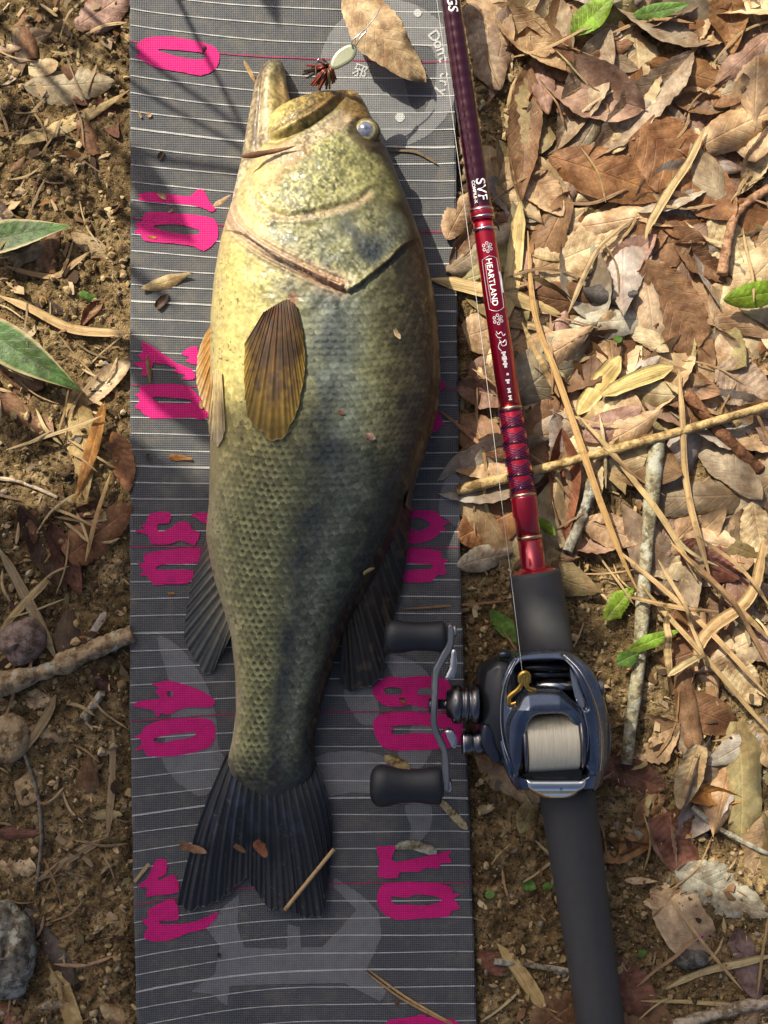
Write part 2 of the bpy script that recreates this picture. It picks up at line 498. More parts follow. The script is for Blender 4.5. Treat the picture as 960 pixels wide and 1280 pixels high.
def build_mat():
    root = empty('measuring_mat', P(370, 640, 0))
    tag(root, 'long grey woven fishing measuring mat with pink numerals and white centimetre lines', 'measuring mat')
    ox, oy, oz = root.location
    def to3(x, y, z):
        return ((x - 480) / S * (H - .005) / H - ox, (640 - y) / S * (H - .005) / H - oy, z)
    ys = np.linspace(-55, 1350, 360); us = np.linspace(0, 1, 100)
    U, Y = np.meshgrid(us, ys, indexing='ij')
    l, r = mat_edges(Y)
    l = l + 1.4 * (vnoise(Y / 19.0, Y * 0, 4) - .5) + 1.2 * (vnoise(Y / 5.0, Y * 0, 8) - .5)
    r = r + 1.6 * (vnoise(Y / 23.0, Y * 0, 6) - .5) + 1.6 * (vnoise(Y / 6.0, Y * 0, 10) - .5)
    X = l + (r - l) * U
    Z = mat_z(X, Y)
    n = X.size
    V = np.concatenate([np.stack(to3(X, Y, Z), -1).reshape(-1, 3), np.stack(to3(X, Y, Z - .0009), -1).reshape(-1, 3)])
    F = gridfaces(*X.shape)
    nx, ny = X.shape
    def rim(idx): return np.stack([idx[:-1], idx[1:], idx[1:] + n, idx[:-1] + n], -1)
    jj = np.arange(ny); ii = np.arange(nx)
    F = np.concatenate([F[:, ::-1], F + n, rim(jj), rim((nx - 1) * ny + jj)[:, ::-1], rim(ii * ny)[:, ::-1], rim(ii * ny + ny - 1)])
    sheet = link('sheet', npmesh('sheet', V, F), M['mat'], root)
    lift = lambda a: (lambda x, y, d: mat_z(x, y) + a)
    # centimetre lines
    tens = [-133, 76, 287, 487, 684, 889, 1104, 1318]
    def slope(y): return float(np.interp(y, [0, 150, 330, 520, 690, 880, 980, 1100, 1280], [.12, .12, .07, .03, .0, -.06, -.13, -.16, -.17]))
    def strip(name, y0, w, m, xa=None, xb=None, a=.00045):
        s = slope(y0)
        l, r = mat_edges(np.array(float(y0)))
        xs_ = np.linspace((l + 1) if xa is None else xa, (r - 1) if xb is None else xb, 70)
        yy = y0 - s * 40 * np.log1p(np.exp((330 - xs_) / 40)) + .010 * (xs_ - 330) * (y0 < 400) + .5 * np.sin(xs_ / 37 + y0)
        
        wv = w * (1 + .35 * (vnoise(xs_ / 14, xs_ * 0 + y0, 3) - .5))
        X_ = np.stack([xs_, xs_], 1); Y_ = np.stack([yy - wv / 2, yy + wv / 2], 1)
        V_ = np.stack(to3(X_, Y_, mat_z(X_, Y_) + a), -1).reshape(-1, 3)
        return link(name, npmesh(name, V_, gridfaces(70, 2)[:, ::-1]), m, root)
    for a, b in zip(tens[:-1], tens[1:]):
        for k in range(10):
            y = a + (b - a) * k / 10
            if y < -40 or y > 1340: continue
            if k == 0: strip('ten_line', y, 1.7, M['pinkline'])
            else: strip('centimetre_line', y, 2.3 if k == 5 else 1.35, M['white_print'])
    # grey emblems
    ring = [(487 + 88 * math.cos(a), 92 + 92 * math.sin(a)) for a in np.linspace(0, 2 * math.pi, 40, endpoint=False)]
    ring = [(min(x, 568), max(y, -30)) for x, y in ring]
    relief('emblem', ring, [[(470, 20), (500, 22), (505, 40), (495, 55), (470, 50)],
                            [(505, 65), (540, 60), (545, 100), (530, 140), (512, 130)]], lift(.00022), None, 2.5, to3=to3, mat=M['grey_print'], parent=root, smoothn=2)
    em = [[(197, 796), (222, 806), (245, 832), (262, 862), (271, 897), (274, 935), (292, 965), (270, 985), (250, 995), (224, 979), (202, 946), (214, 900), (212, 850)],
          [(396, 945), (444, 938), (481, 945), (501, 963), (484, 989), (440, 990), (407, 995), (390, 975)],
          [(480, 819), (517, 826), (541, 851), (552, 893), (541, 936), (522, 962), (497, 942), (512, 915), (515, 880), (499, 856)],
          [(430, 862), (465, 856), (474, 899), (453, 905), (440, 890)],
          [(506, 1007), (536, 1003), (540, 1027), (529, 1049), (511, 1056), (514, 1035)],
          [(575, 596), (556, 600), (548, 638), (560, 650), (574, 655)]]
    for e in em: relief('emblem', e, [], lift(.00022), None, 2.5, to3=to3, mat=M['grey_print'], parent=root, smoothn=3)
    relief('emblem', [(275, 1137), (299, 1117), (297, 1160), (306, 1184), (359, 1186), (359, 1155), (375, 1158), (376, 1184), (403, 1183), (446, 1137), (417, 1110), (417, 1096), (453, 1119),
                      (474, 1142), (477, 1170), (458, 1213), (484, 1237), (476, 1251), (430, 1228), (343, 1230), (287, 1232), (284, 1259), (265, 1242), (238, 1239), (269, 1216), (275, 1183), (255, 1155)],
           [], lift(.00022), None, 2.5, to3=to3, mat=M['grey_print'], parent=root, smoothn=0)
    # pink numerals, traced
    G = [
     ([(170, 62), (180, 51), (190, 48), (215, 47), (255, 55), (272, 63), (275, 75), (270, 88), (252, 96), (230, 92), (200, 87), (184, 80), (170, 72), (178, 67)], [[(195, 63), (220, 64), (256, 68), (254, 76), (232, 74), (212, 69)]]),
     ([(173, 242), (190, 240), (215, 243), (237, 245), (246, 237), (255, 238), (262, 252), (270, 261), (264, 265), (256, 261), (237, 256), (196, 253), (172, 250), (176, 246)], []),
     ([(182, 265), (220, 266), (261, 271), (271, 279), (272, 299), (255, 314), (243, 308), (215, 304), (181, 301), (176, 293), (166, 290), (173, 285), (167, 279), (178, 276)], [[(191, 282), (219, 280), (238, 284), (249, 288), (246, 293), (225, 292), (204, 288)]]),
     ([(177, 428), (189, 432), (221, 454), (240, 461), (244, 474), (226, 474), (232, 469), (213, 464), (222, 461), (192, 453), (190, 468), (176, 469), (180, 462), (165, 454), (179, 452), (172, 444), (179, 440)], []),
     ([(226, 442), (246, 432), (248, 456), (232, 451), (238, 447)], []),
     ([(176, 482), (200, 480), (229, 481), (242, 488), (255, 503), (263, 512), (261, 521), (250, 525), (240, 522), (189, 523), (176, 513), (168, 509), (174, 503), (173, 496), (166, 494), (175, 491)], [[(190, 498), (197, 496), (225, 498), (242, 501), (229, 505), (200, 503)]]),
     ([(187, 642), (212, 640), (211, 654), (197, 655), (198, 664), (210, 662), (224, 652), (237, 654), (240, 662), (250, 666), (243, 682), (226, 675), (213, 680), (189, 680), (184, 668), (165, 664), (180, 661), (175, 656), (182, 654)], []),
     ([(238, 643), (262, 641), (260, 656), (246, 648)], []),
     ([(181, 692), (213, 687), (250, 685), (248, 703), (210, 705), (196, 708), (197, 712), (215, 712), (242, 713), (236, 729), (210, 730), (192, 731), (184, 720), (173, 719), (180, 713), (171, 703), (180, 704)], []),
     ([(188, 855), (200, 852), (213, 850), (242, 858), (268, 872), (265, 883), (242, 883), (225, 886), (211, 893), (204, 890), (197, 896), (194, 888), (178, 884), (166, 881), (177, 875), (202, 872), (194, 864), (200, 858)], [[(211, 863), (217, 864), (216, 870), (210, 869)]]),
     ([(180, 909), (196, 901), (216, 898), (245, 897), (264, 899), (270, 912), (265, 931), (242, 940), (211, 945), (185, 944), (180, 936), (168, 938), (178, 928), (174, 922), (166, 920), (177, 917)], [[(192, 923), (216, 917), (246, 914), (239, 921), (220, 924), (202, 928)]]),
     ([(197, 1073), (209, 1075), (208, 1092), (199, 1096), (200, 1100), (218, 1092), (224, 1114), (194, 1118), (182, 1120), (186, 1108), (171, 1107), (184, 1098), (191, 1083)], []),
     ([(185, 1137), (200, 1128), (219, 1123), (224, 1148), (203, 1149), (202, 1153), (216, 1154), (244, 1151), (274, 1139), (259, 1159), (235, 1165), (216, 1173), (191, 1175), (180, 1168), (186, 1157), (177, 1148), (187, 1146)], []),
     ([(470, 1059), (480, 1058), (493, 1057), (494, 1063), (489, 1074), (499, 1077), (529, 1071), (566, 1063), (560, 1069), (565, 1079), (551, 1079), (549, 1086), (531, 1085), (525, 1090), (500, 1090), (497, 1097), (472, 1096), (475, 1078)], []),
     ([(474, 1110), (484, 1104), (510, 1102), (544, 1104), (563, 1109), (567, 1117), (577, 1118), (568, 1123), (571, 1129), (576, 1136), (564, 1139), (560, 1146), (525, 1148), (493, 1149), (476, 1138), (471, 1126)], [[(489, 1120), (508, 1122), (519, 1118), (535, 1119), (551, 1123), (549, 1128), (529, 1132), (508, 1130), (493, 1130)]]),
     ([(482, 1282), (486, 1274), (510, 1271), (530, 1267), (533, 1271), (548, 1270), (562, 1273), (575, 1280), (577, 1310), (482, 1310)], []),
     ([(465, 863), (473, 851), (487, 845), (504, 846), (523, 844), (544, 845), (560, 850), (566, 870), (556, 884), (534, 885), (513, 880), (502, 882), (485, 882), (473, 876)], [[(481, 859), (500, 859), (501, 867), (483, 867)], [(521, 862), (531, 859), (545, 860), (545, 866), (526, 868)]]),
     ([(466, 906), (471, 895), (485, 890), (510, 889), (544, 891), (566, 894), (578, 905), (572, 930), (546, 936), (519, 937), (487, 937), (473, 927)], [[(483, 905), (494, 907), (506, 905), (550, 908), (552, 917), (520, 915), (500, 918), (488, 915), (493, 910)]]),
     ([(505, 642), (525, 638), (544, 639), (551, 646), (557, 651), (566, 652), (553, 657), (560, 665), (551, 664), (544, 672), (527, 678), (505, 677)], [[(515, 649), (525, 647), (538, 656), (525, 663), (514, 661)]]),
     ([(500, 687), (530, 686), (551, 689), (552, 698), (562, 700), (554, 705), (559, 717), (545, 719), (539, 727), (500, 727), (500, 714), (537, 711), (538, 705), (500, 703)], []),
     ([(540, 512), (549, 515), (551, 525), (556, 530), (549, 533), (547, 538), (530, 543), (530, 525)], []),
     ([(538, 474), (553, 477), (556, 482), (552, 488), (538, 489)], []),
    ]
    for o, h in G: relief('numeral', o, h, lift(.00060), None, 1.3, to3=to3, mat=M['pink'], parent=root, smoothn=2)
    # small lettering on the round emblem
    def text_on(s, size, place, m, name='lettering', z=.0006):
        cu = bpy.data.curves.new('t', 'FONT'); cu.body = s; cu.size = size; cu.align_x = 'CENTER'; cu.align_y = 'CENTER'; cu.offset = .35
        ob = bpy.data.objects.new('t', cu); me = bpy.data.meshes.new_from_object(ob)
        for v in me.vertices:
            x, y = place(v.co.x, v.co.y); v.co = [float(q) for q in to3(x, y, float(mat_z(x, y)) + z)]
        bpy.data.objects.remove(ob); bpy.data.curves.remove(cu)
        link(name, me, m, root)
    for ch, a in zip("Dont try", [-34, -26, -19, -12, -6, 2, 9, 17]):
        if ch == ' ': continue
        ar = R(a); cx, cy = 478 + 78 * math.cos(ar), 92 + 82 * math.sin(ar)
        # letters read downwards, their tops towards the mat edge
        def pl(x, y, cx=cx, cy=cy, ar=ar): return cx + y * math.cos(ar) - x * math.sin(ar), cy + y * math.sin(ar) + x * math.cos(ar)
        text_on(ch, 19, pl, M['white_print'])
    text_on('邪', 19, lambda x, y: (450 + x * .9 + y * .3, 91 - y * .9 + x * .3), M['white_print'])
    for cx, cy, rr in [(500, 147, 6), (522, 17, 5)]:
        relief('printed_dot', [(cx + rr * math.cos(a), cy + rr * math.sin(a)) for a in np.linspace(0, 6.28, 14, endpoint=False)], [], lift(.0006), None, 1.2, to3=to3, mat=M['white_print'], parent=root, smoothn=2)
build_mat()

# ------------------------------------------------------------------ the fish
FZ = .034                      # height of the outline above the ground
FK = (H - FZ) / H / S
MATTOP = .0066
BODY = [(100, 425, 437), (103, 410, 446), (108, 394, 449), (115, 374, 453), (125, 352, 458), (135, 338, 462), (150, 329, 468), (165, 327, 476), (180, 324, 482),
        (200, 316, 490), (230, 302, 501), (262, 288, 513), (302, 277, 527), (350, 269, 538), (394, 265, 544), (467, 264, 547), (502, 265, 545), (555, 263, 533),
        (590, 262, 521), (625, 261, 512), (669, 256, 494), (721, 265, 469), (765, 278, 443), (796, 286, 427), (849, 291, 411), (895, 291, 398), (931, 286, 391),
        (959, 279, 392), (978, 284, 389), (996, 300, 374), (1008, 318, 356), (1015, 332, 344)]
THICK = [(100, .010), (108, .022), (125, .033), (150, .042), (200, .054), (260, .064), (320, .070), (400, .072), (500, .068), (600, .060), (700, .048), (800, .036), (900, .025), (950, .019), (985, .0125), (1005, .0085), (1015, .005)]
JAW = [(61, 334, 345), (64, 329, 350), (72, 324, 353), (88, 318, 355), (105, 314, 358), (130, 310, 364), (160, 305, 372), (200, 298, 384), (240, 289, 392), (280, 280, 396), (310, 276, 390), (335, 276, 370)]
JTH = [(61, .008), (66, .016), (80, .024), (105, .030), (160, .036), (240, .040), (300, .038), (335, .030)]

def sm(tbl, y, w=9):
    yy = np.arange(tbl[0][0] - 40, tbl[-1][0] + 41, 1.0)
    out = []
    for k in interp(tbl, yy):
        kk = np.convolve(np.pad(k, w, mode='edge'), np.hanning(2 * w + 1) / np.hanning(2 * w + 1).sum(), 'valid')
        # keep the blunt ends crisp
        m = np.minimum(yy - tbl[0][0], tbl[-1][0] - yy); f = smooth(2, 14, m)
        out.append(np.interp(y, yy, kk * f + k * (1 - f)))
    return out

def body_top(x, y):
    """height of the upper body surface at photo coordinates"""
    l, r = sm(BODY, y); T = sm(THICK, y)[0]
    c = (l + r) / 2; hw = (r - l) / 2
    u = np.clip((np.asarray(x, float) - c) / hw, -1, 1)
    zb = .42 * T
    return MATTOP + zb + .58 * T * np.power(np.clip(1 - u * u, 0, 1), .43)

def scales(A, B, pa, pb, r):
    """overlapping scale lattice; returns t (-1 front .. 1 free edge), d (0 centre .. 1 rim), random per scale"""
    shape = A.shape
    t = np.zeros(shape); d = np.ones(shape); h = np.zeros(shape); lat = np.zeros(shape); got = np.zeros(shape, bool)
    j0 = np.ceil((B - r) / pb).astype(int)
    for k in range(int(2 * r / pb) + 2):
        j = j0 + k
        off = np.where(j % 2 == 0, 0, .5) * pa
        i = np.round((A - off) / pa).astype(int)
        da = (A - off - i * pa) / (pa * .62); db = (B - j * pb) / r
        dd = np.sqrt(da ** 2 + db ** 2)
        m = (dd < 1) & ~got
        t = np.where(m, db, t); d = np.where(m, dd, d); lat = np.where(m, da, lat)
        h = np.where(m, _tab[(i * 7 + 13) & 255, (j * 11 + 5) & 255], h)
        got |= m
    return t, d, h, lat

OPERC = [(500, 322), (488, 338), (470, 354), (452, 370), (438, 379), (424, 373), (400, 362), (375, 349), (350, 337), (328, 324), (308, 305), (295, 285), (289, 268)]
PREOP = [(316, 232), (320, 252), (330, 270), (345, 283), (365, 289), (392, 287), (420, 279), (447, 270), (462, 255)]
MEMB = [(289, 240), (290, 268), (300, 292), (318, 312), (342, 330), (372, 347), (402, 362), (428, 372)]
MAXIL = [(329, 150), (331, 168), (343, 181), (363, 178), (394, 160), (416, 140), (424, 122), (420, 110), (397, 111), (363, 123), (337, 137)]
MAXO = catmull(MAXIL, 5)
LIP = [(432, 106), (424, 128), (412, 146), (392, 165), (366, 184), (344, 190), (326, 178)]
JAWLINE = [(318, 118), (314, 150), (312, 185), (310, 215), (318, 235)]

def mixc(c, col, m):
    m = np.clip(m, 0, 1)[..., None]
    return c * (1 - m) + np.array(col) * m

def poly_soft(x, y, poly, w):
    s, _, _ = sdf(x, y, catmull(poly, 4)); return smooth(-w, w, s)
def line_soft(x, y, line, w):
    d, _, _, _ = seg_dist(x, y, catmull(line, 6, False), False); return np.exp(-(d / w) ** 2)
def line_side(x, y, line):
    d, _, _, s = seg_dist(x, y, catmull(line, 6, False), False); return d, s

def body_paint(x, y, u):
    """skin colour (no light in it) at photo coordinates; u 0 belly .. 1 back"""
    n = fbm(x / 22.0, y / 22.0, 4, 2); nf = fbm(x / 6.0, y / 6.0, 3, 12); nb = fbm(x / 48.0, y / 60.0, 3, 40)
    uu = u + .10 * (n - .5) + .05 * (nf - .5)
    st = np.array([(0, .50, .41, .20), (.10, .55, .46, .165), (.22, .45, .39, .135), (.34, .31, .285, .115), (.44, .19, .185, .08), (.53, .095, .105, .070), (.62, .125, .135, .082),
                   (.70, .115, .115, .055), (.79, .062, .056, .024), (.86, .036, .030, .015), (1.0, .018, .013, .008)])
    c = np.stack([np.interp(uu, st[:, 0], st[:, k]) for k in (1, 2, 3)], -1)
    # rear half: greener, darker, belly less yellow
    rear = smooth(520, 640, y + 60 * (n - .5))
    st2 = np.array([(0, .50, .43, .27), (.07, .42, .38, .20), (.16, .32, .31, .13), (.34, .26, .26, .11), (.46, .17, .175, .085), (.54, .095, .10, .068), (.62, .12, .13, .088),
                    (.71, .155, .17, .11), (.80, .075, .080, .042), (.88, .028, .026, .015), (1.0, .015, .013, .009)])
    c2 = np.stack([np.interp(uu, st2[:, 0], st2[:, k]) for k in (1, 2, 3)], -1)
    c = c * (1 - rear[..., None]) + c2 * rear[..., None]
    # dark lateral blotches
    ux = .54 - .02 * smooth(700, 900, y)
    lat = np.exp(-((u - ux - .05 * (n - .5)) / .085) ** 2) * smooth(.36, .60, vnoise(y / 24.0, y * 0 + 3, 7) * .45 + n * .6) * smooth(330, 420, y) * smooth(1000, 940, y)
    blue = smooth(.5, .64, nb) * np.exp(-((u - .52) / .16) ** 2) * smooth(360, 420, y) * smooth(640, 560, y)
    c = mixc(c, (.11, .135, .14), .5 * blue)
    return c, n, nf, lat

def head_paint(x, y, u, c, n, nf):
    hd = smooth(400, 340, y + 20 * (n - .5))
    hm = inside(x, y, [(500, 322), (488, 338), (470, 354), (452, 370), (438, 379), (400, 362), (350, 337), (308, 305), (270, 290), (250, 100), (440, 40), (620, 100), (600, 250)])
    st = np.array([(0, .52, .42, .21), (.12, .52, .42, .175), (.28, .42, .355, .135), (.42, .30, .27, .11), (.58, .24, .225, .095), (.72, .17, .145, .062), (.81, .085, .06, .027), (.88, .04, .027, .013), (1, .022, .015, .009)])
    uu = u + .10 * (n - .5)
    h = np.stack([np.interp(uu, st[:, 0], st[:, k]) for k in (1, 2, 3)], -1)
    # cheek speckle
    chk = poly_soft(x, y, [(345, 262), (372, 215), (420, 180), (445, 195), (480, 215), (495, 260), (440, 268), (380, 284)], 9)
    sp = smooth(.40, .64, vnoise(x / 3.2, y / 3.2, 51) * .6 + nf * .4)
    h = mixc(h, (.34, .325, .125), .8 * chk); h = mixc(h, (.10, .10, .045), .65 * chk * sp)
    # gill cover: greyer with a dark blotch near its rear corner
    gc = poly_soft(x, y, [(350, 292), (420, 285), (470, 268), (505, 285), (500, 322), (470, 352), (438, 376), (390, 352), (350, 322)], 8)
    h = mixc(h, (.26, .26, .135), .7 * gc); h = mixc(h, (.10, .12, .10), gc * .6 * smooth(.45, .65, n))
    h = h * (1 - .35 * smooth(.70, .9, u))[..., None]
    bl = np.exp(-(((x - 464) / 24) ** 2 + ((y - 333) / 21) ** 2)) + .7 * np.exp(-(((x - 440) / 20) ** 2 + ((y - 305) / 18) ** 2))
    h = mixc(h, (.028, .036, .042), np.clip(bl, 0, 1) * smooth(.30, .55, n + .2 * nf))
    h = mixc(h, (.30, .27, .12), .7 * line_soft(x, y, [(500, 322), (470, 354), (438, 379)], 5))
    # snout and upper jaw: amber and brown
    sn = poly_soft(x, y, [(398, 96), (455, 96), (470, 140), (445, 160), (425, 150), (424, 120)], 8)
    h = mixc(h, (.20, .125, .042), .75 * sn); h = mixc(h, (.075, .05, .022), .6 * sn * smooth(.45, .6, n))
    pale = poly_soft(x, y, [(395, 170), (420, 148), (436, 150), (440, 165), (410, 185), (365, 215), (340, 220), (330, 200), (360, 190)], 6)
    h = mixc(h, (.40, .30, .19), .75 * pale)
    s, _, _ = sdf(x, y, MAXO); mx = smooth(-1.5, 3, s)
    mc = np.stack([np.interp(np.clip((x - 330) / 95, 0, 1), [0, .35, .7, 1], v) for v in ([.52, .36, .22, .16], [.43, .28, .145, .09], [.16, .095, .045, .03])], -1)
    mc = mc * (.68 + .64 * n)[..., None]
    h = h * (1 - mx[..., None]) + mc * mx[..., None]
    h = mixc(h, (.10, .06, .022), .7 * line_soft(x, y, [(345, 172), (370, 160), (395, 143), (418, 120)], 3.5) * mx)
    h = mixc(h, (.40, .22, .045), .75 * line_soft(x, y, [(445, 107), (430, 115), (424, 130)], 3.5))
    h = mixc(h, (.12, .07, .03), .55 * line_soft(x, y, LIP, 3))
    # red-brown scratch under the cheek, creases
    h = mixc(h, (.34, .17, .06), .55 * line_soft(x, y, [(345, 246), (362, 226), (385, 205)], 7))
    h = mixc(h, (.46, .33, .20), .65 * line_soft(x, y, [(q[0], q[1] + 3) for q in PREOP], 5))
    c = np.where(hm[..., None], h, c)
    # gill membrane folds
    mb = line_soft(x, y, MEMB, 11)
    c = mixc(c, (.52, .38, .26), .9 * mb)
    dm, sd_ = line_side(x, y, MEMB)
    st_ = .5 + .5 * np.sin(dm * sd_ * 1.1 + .4 * n * 6)
    c = mixc(c, (.30, .17, .10), mb * .6 * st_)
    c = mixc(c, (.10, .06, .03), .6 * line_soft(x, y, [(318, 326), (345, 342), (380, 358), (415, 372), (436, 382)], 3))
    c = mixc(c, (.42, .21, .10), .55 * line_soft(x, y, [(380, 352), (410, 366), (430, 374)], 5))
    c = mixc(c, (.07, .065, .05), .8 * np.exp(-(((x - 368) / 15) ** 2 + ((y - 376) / 12) ** 2)))
    c = mixc(c, (.16, .03, .02), .8 * np.exp(-(((x - 373) / 6) ** 2 + ((y - 388) / 7) ** 2)))
    return c

def head_relief(x, y):
    z = np.zeros(x.shape)
    d, s = line_side(x, y, OPERC)
    z += .0026 * np.exp(-(d / 13) ** 2) * (s < 0) * 0
    # gill cover stands proud of the body behind it
    hm = inside(x, y, [(500, 322), (488, 338), (470, 354), (452, 370), (438, 379), (400, 362), (350, 337), (308, 305), (270, 290), (250, 100), (440, 40), (620, 100), (600, 250)])
    z += np.where(hm, .0028 * np.exp(-np.minimum(d, 60) / 30), -.0012 * np.exp(-(d / 6) ** 2))
    dp, sp_ = line_side(x, y, PREOP)
    z += -.0009 * np.exp(-((dp - 0) / 4.5) ** 2) + .0008 * np.exp(-((dp - 8) / 6.0) ** 2)
    z += .0012 * np.sin(seg_dist(x, y, catmull(MEMB, 6, False), False)[0] * .75) * line_soft(x, y, MEMB, 10)
    z += -.0012 * line_soft(x, y, [(350, 300), (395, 302), (430, 330), (455, 360)], 4)
    s, _, _ = sdf(x, y, MAXO)
    z += .0050 * smooth(-1, 9, s) - .0034 * np.exp(-((s + 3) / 3.5) ** 2)
    z += -.0014 * line_soft(x, y, [(345, 172), (370, 160), (395, 143), (418, 120)], 3.5) * (s > 0)
    z += -.0010 * line_soft(x, y, [(345, 190), (380, 185), (415, 165), (435, 150)], 5)
    z += -.0045 * np.exp(-(((x - 459) ** 2 + (y - 171) ** 2) / 20.0 ** 2)) + .0016 * np.exp(-((np.hypot(x - 459, y - 171) - 23) / 5) ** 2)
    z += -.0012 * line_soft(x, y, [(424, 128), (431, 112), (446, 105)], 4)
    z += .0007 * (fbm(x / 5.0, y / 5.0, 3, 61) - .5) + .0024 * (fbm(x / 22.0, y / 22.0, 3, 66) - .5)
    return z

def loft(tbl, th, zb_frac, y0, y1, ny, nt, nb, lift=0.0):
    y = np.linspace(y0, y1, ny)
    l, r = sm(tbl, y); T = sm(th, y)[0]
    c = (l + r) / 2; hw = (r - l) / 2
    q = np.linspace(0, 1, nt); a = np.pi * (1 - q) * .55 + np.arccos(2 * q - 1) * .45      # from belly edge (pi) to back edge (0)
    ab = np.linspace(0, -np.pi, nb + 2)[1:-1]
    A = np.concatenate([a, ab])
    ca = np.cos(A)[None, :]; sa = np.sin(A)[None, :]
    X = c[:, None] + hw[:, None] * ca
    top = np.sign(sa) * np.power(np.abs(sa), np.where(sa >= 0, .86, .62))
    zc = MATTOP + zb_frac * T[:, None] + lift
    Z = zc + np.where(sa >= 0, (1 - zb_frac), zb_frac * .97) * T[:, None] * top
    Y = np.repeat(y[:, None], len(A), 1)
    u = (ca + 1) / 2 + 0 * Y
    return X, Y, Z, u, np.maximum(sa, 0) + 0 * Y, nt

def build_fish():
    root = empty('bass_fish', P(400, 600, .0066))
    tag(root, 'large olive and yellow bass lying on its side on the measuring mat', 'fish')
    O = np.array(root.location)
    def world(X, Y, Z): return np.stack([(X - 480) * FK - O[0], (640 - Y) * FK - O[1], Z - O[2]], -1)
    X, Y, Z, u, sa, nt = loft(BODY, THICK, .42, 100, 1014, 900, 290, 26)
    # paint and relief
    c, n, nf, lat = body_paint(X, Y, u)
    arc = X + 12 * (u - .5) ** 3 * 20 * 0
    xc = (sm(BODY, Y[:, 0])[0] + sm(BODY, Y[:, 0])[1])[:, None] / 2
    B = Y + .0009 * (X - xc) ** 2 + 5 * (fbm(X / 60, Y / 60, 2, 77) - .5)
    ang = np.arccos(np.clip(2 * u - 1, -1, 1)); hw = (sm(BODY, Y[:, 0])[1] - sm(BODY, Y[:, 0])[0])[:, None] / 2
    Aarc = (np.pi / 2 - ang) * hw * 1.0 + 4 * (fbm(X / 50, Y / 50, 2, 78) - .5)
    t, d, hsh, lt = scales(Aarc, B, 10.6, 7.6, 7.6)
    wsc = smooth(352, 420, Y + .12 * (X - 400) + 26 * (n - .5)) * smooth(1004, 975, Y) * smooth(.02, .10, u + .04 * (n - .5))
    wsc = wsc * (1 - .45 * smooth(560, 430, Y) * smooth(.5, .3, u))
    rear = smooth(500, 600, Y)
    ctr = np.exp(-((t - .05) / .42) ** 2) * np.exp(-(lt / .62) ** 2)
    rimm = smooth(.70, .97, d) * smooth(-.3, .3, t)
    bright = .60 + .80 * hsh
    c = c * (1 + (bright - 1)[..., None] * wsc[..., None])
    c = mixc(c, (.030, .037, .036), np.clip(lat * (.45 + .75 * hsh) * (.6 + .6 * smooth(.3, .7, nf)), 0, .92))
    spot = ctr * wsc * np.exp(-((u - .30) / .20) ** 2) * (.30 + .70 * rear) * (.6 + .6 * hsh)
    c = mixc(c, (.034, .036, .018), np.clip(1.15 * spot, 0, .95))
    dk = ctr * wsc * smooth(.38, .60, u) * smooth(.86, .70, u) * (hsh > .45); c = mixc(c, (.040, .046, .040), .55 * dk)
    c = c * (1 + (.55 * rimm * wsc * np.exp(-((u - .45) / .42) ** 2))[..., None])
    front = smooth(-.1, -.75, t) * wsc
    c = c * (1 - .62 * front[..., None])
    dz = wsc * (.00075 * (t * .5 + .5) ** 1.5 - .00040 * smooth(.82, 1.0, d))
    hz = np.zeros_like(Z); mh = (Y < 420) & (sa > 0)
    hz[mh] = head_relief(X[mh], Y[mh]) * smooth(420, 396, Y[mh])
    fade = np.power(np.clip(sa, 0, 1), .6) * smooth(100, 118, Y)
    # back ridge rough skin
    rg = smooth(.90, .97, u) * smooth(200, 330, Y) * smooth(960, 900, Y)
    dz = dz + rg * .0022 * (fbm(X / 6.0, Y / 11.0, 3, 90) - .45)
    c = mixc(c, (.085, .06, .026), rg * smooth(.52, .68, fbm(X / 5.0, Y / 9.0, 3, 91)) * .8)
    low = .0016 * (fbm(X / 45.0, Y / 70.0, 3, 93) - .5)
    Z = Z + (dz + hz + low) * fade
    mh2 = Y < 420
    c[mh2] = head_paint(X[mh2], Y[mh2], u[mh2], c[mh2], n[mh2], nf[mh2])
    ped = smooth(925, 1000, Y + 40 * (nf - .5)); c = mixc(c, (.022, .023, .021), ped * .93)
    # tiny dirt specks
    tn = np.where(Y < 400, 1.0, 1.0)
    mot = .5 + 1.0 * smooth(.25, .75, .55 * vnoise(X / 2.3, Y / 2.3, 201) + .45 * fbm(X / 9.0, Y / 9.0, 3, 203))
    mamp = (.30 + .45 * smooth(430, 330, Y)) * (.45 + .55 * smooth(.08, .3, u)) * (.55 + .9 * smooth(.35, .65, fbm(X / 30, Y / 30, 2, 205)))
    mot = 1 + (mot - 1) * mamp
    c = c * (mot * (.88 + .24 * fbm(X / 34, Y / 34, 3, 207)))[..., None]
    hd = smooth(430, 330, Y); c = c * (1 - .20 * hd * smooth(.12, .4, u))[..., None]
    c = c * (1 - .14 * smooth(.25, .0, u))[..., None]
    dirt = smooth(.80, .86, vnoise(X / 3.0, Y / 3.0, 120)) * smooth(.55, .7, fbm(X / 60, Y / 60, 2, 121))
    c = mixc(c, (.05, .03, .015), .7 * dirt)
    V1 = world(X, Y, Z).reshape(-1, 3); F1 = gridfaces(X.shape[0], X.shape[1], True); C1 = c.reshape(-1, 3)
    # lower jaw, sunk into the head at its rear end
    X2, Y2, Z2, u2, sa2, _ = loft(JAW, JTH, .40, 61, 334, 270, 120, 20)
    sink = .018 * smooth(230, 330, Y2)
    n2 = fbm(X2 / 18, Y2 / 18, 4, 15)
    st = np.array([(0, .33, .27, .17), (.10, .42, .34, .20), (.26, .22, .16, .085), (.42, .46, .36, .21), (.60, .52, .42, .17), (.80, .44, .31, .13), (1, .22, .15, .06)])
    uu = u2 + .10 * (n2 - .5)
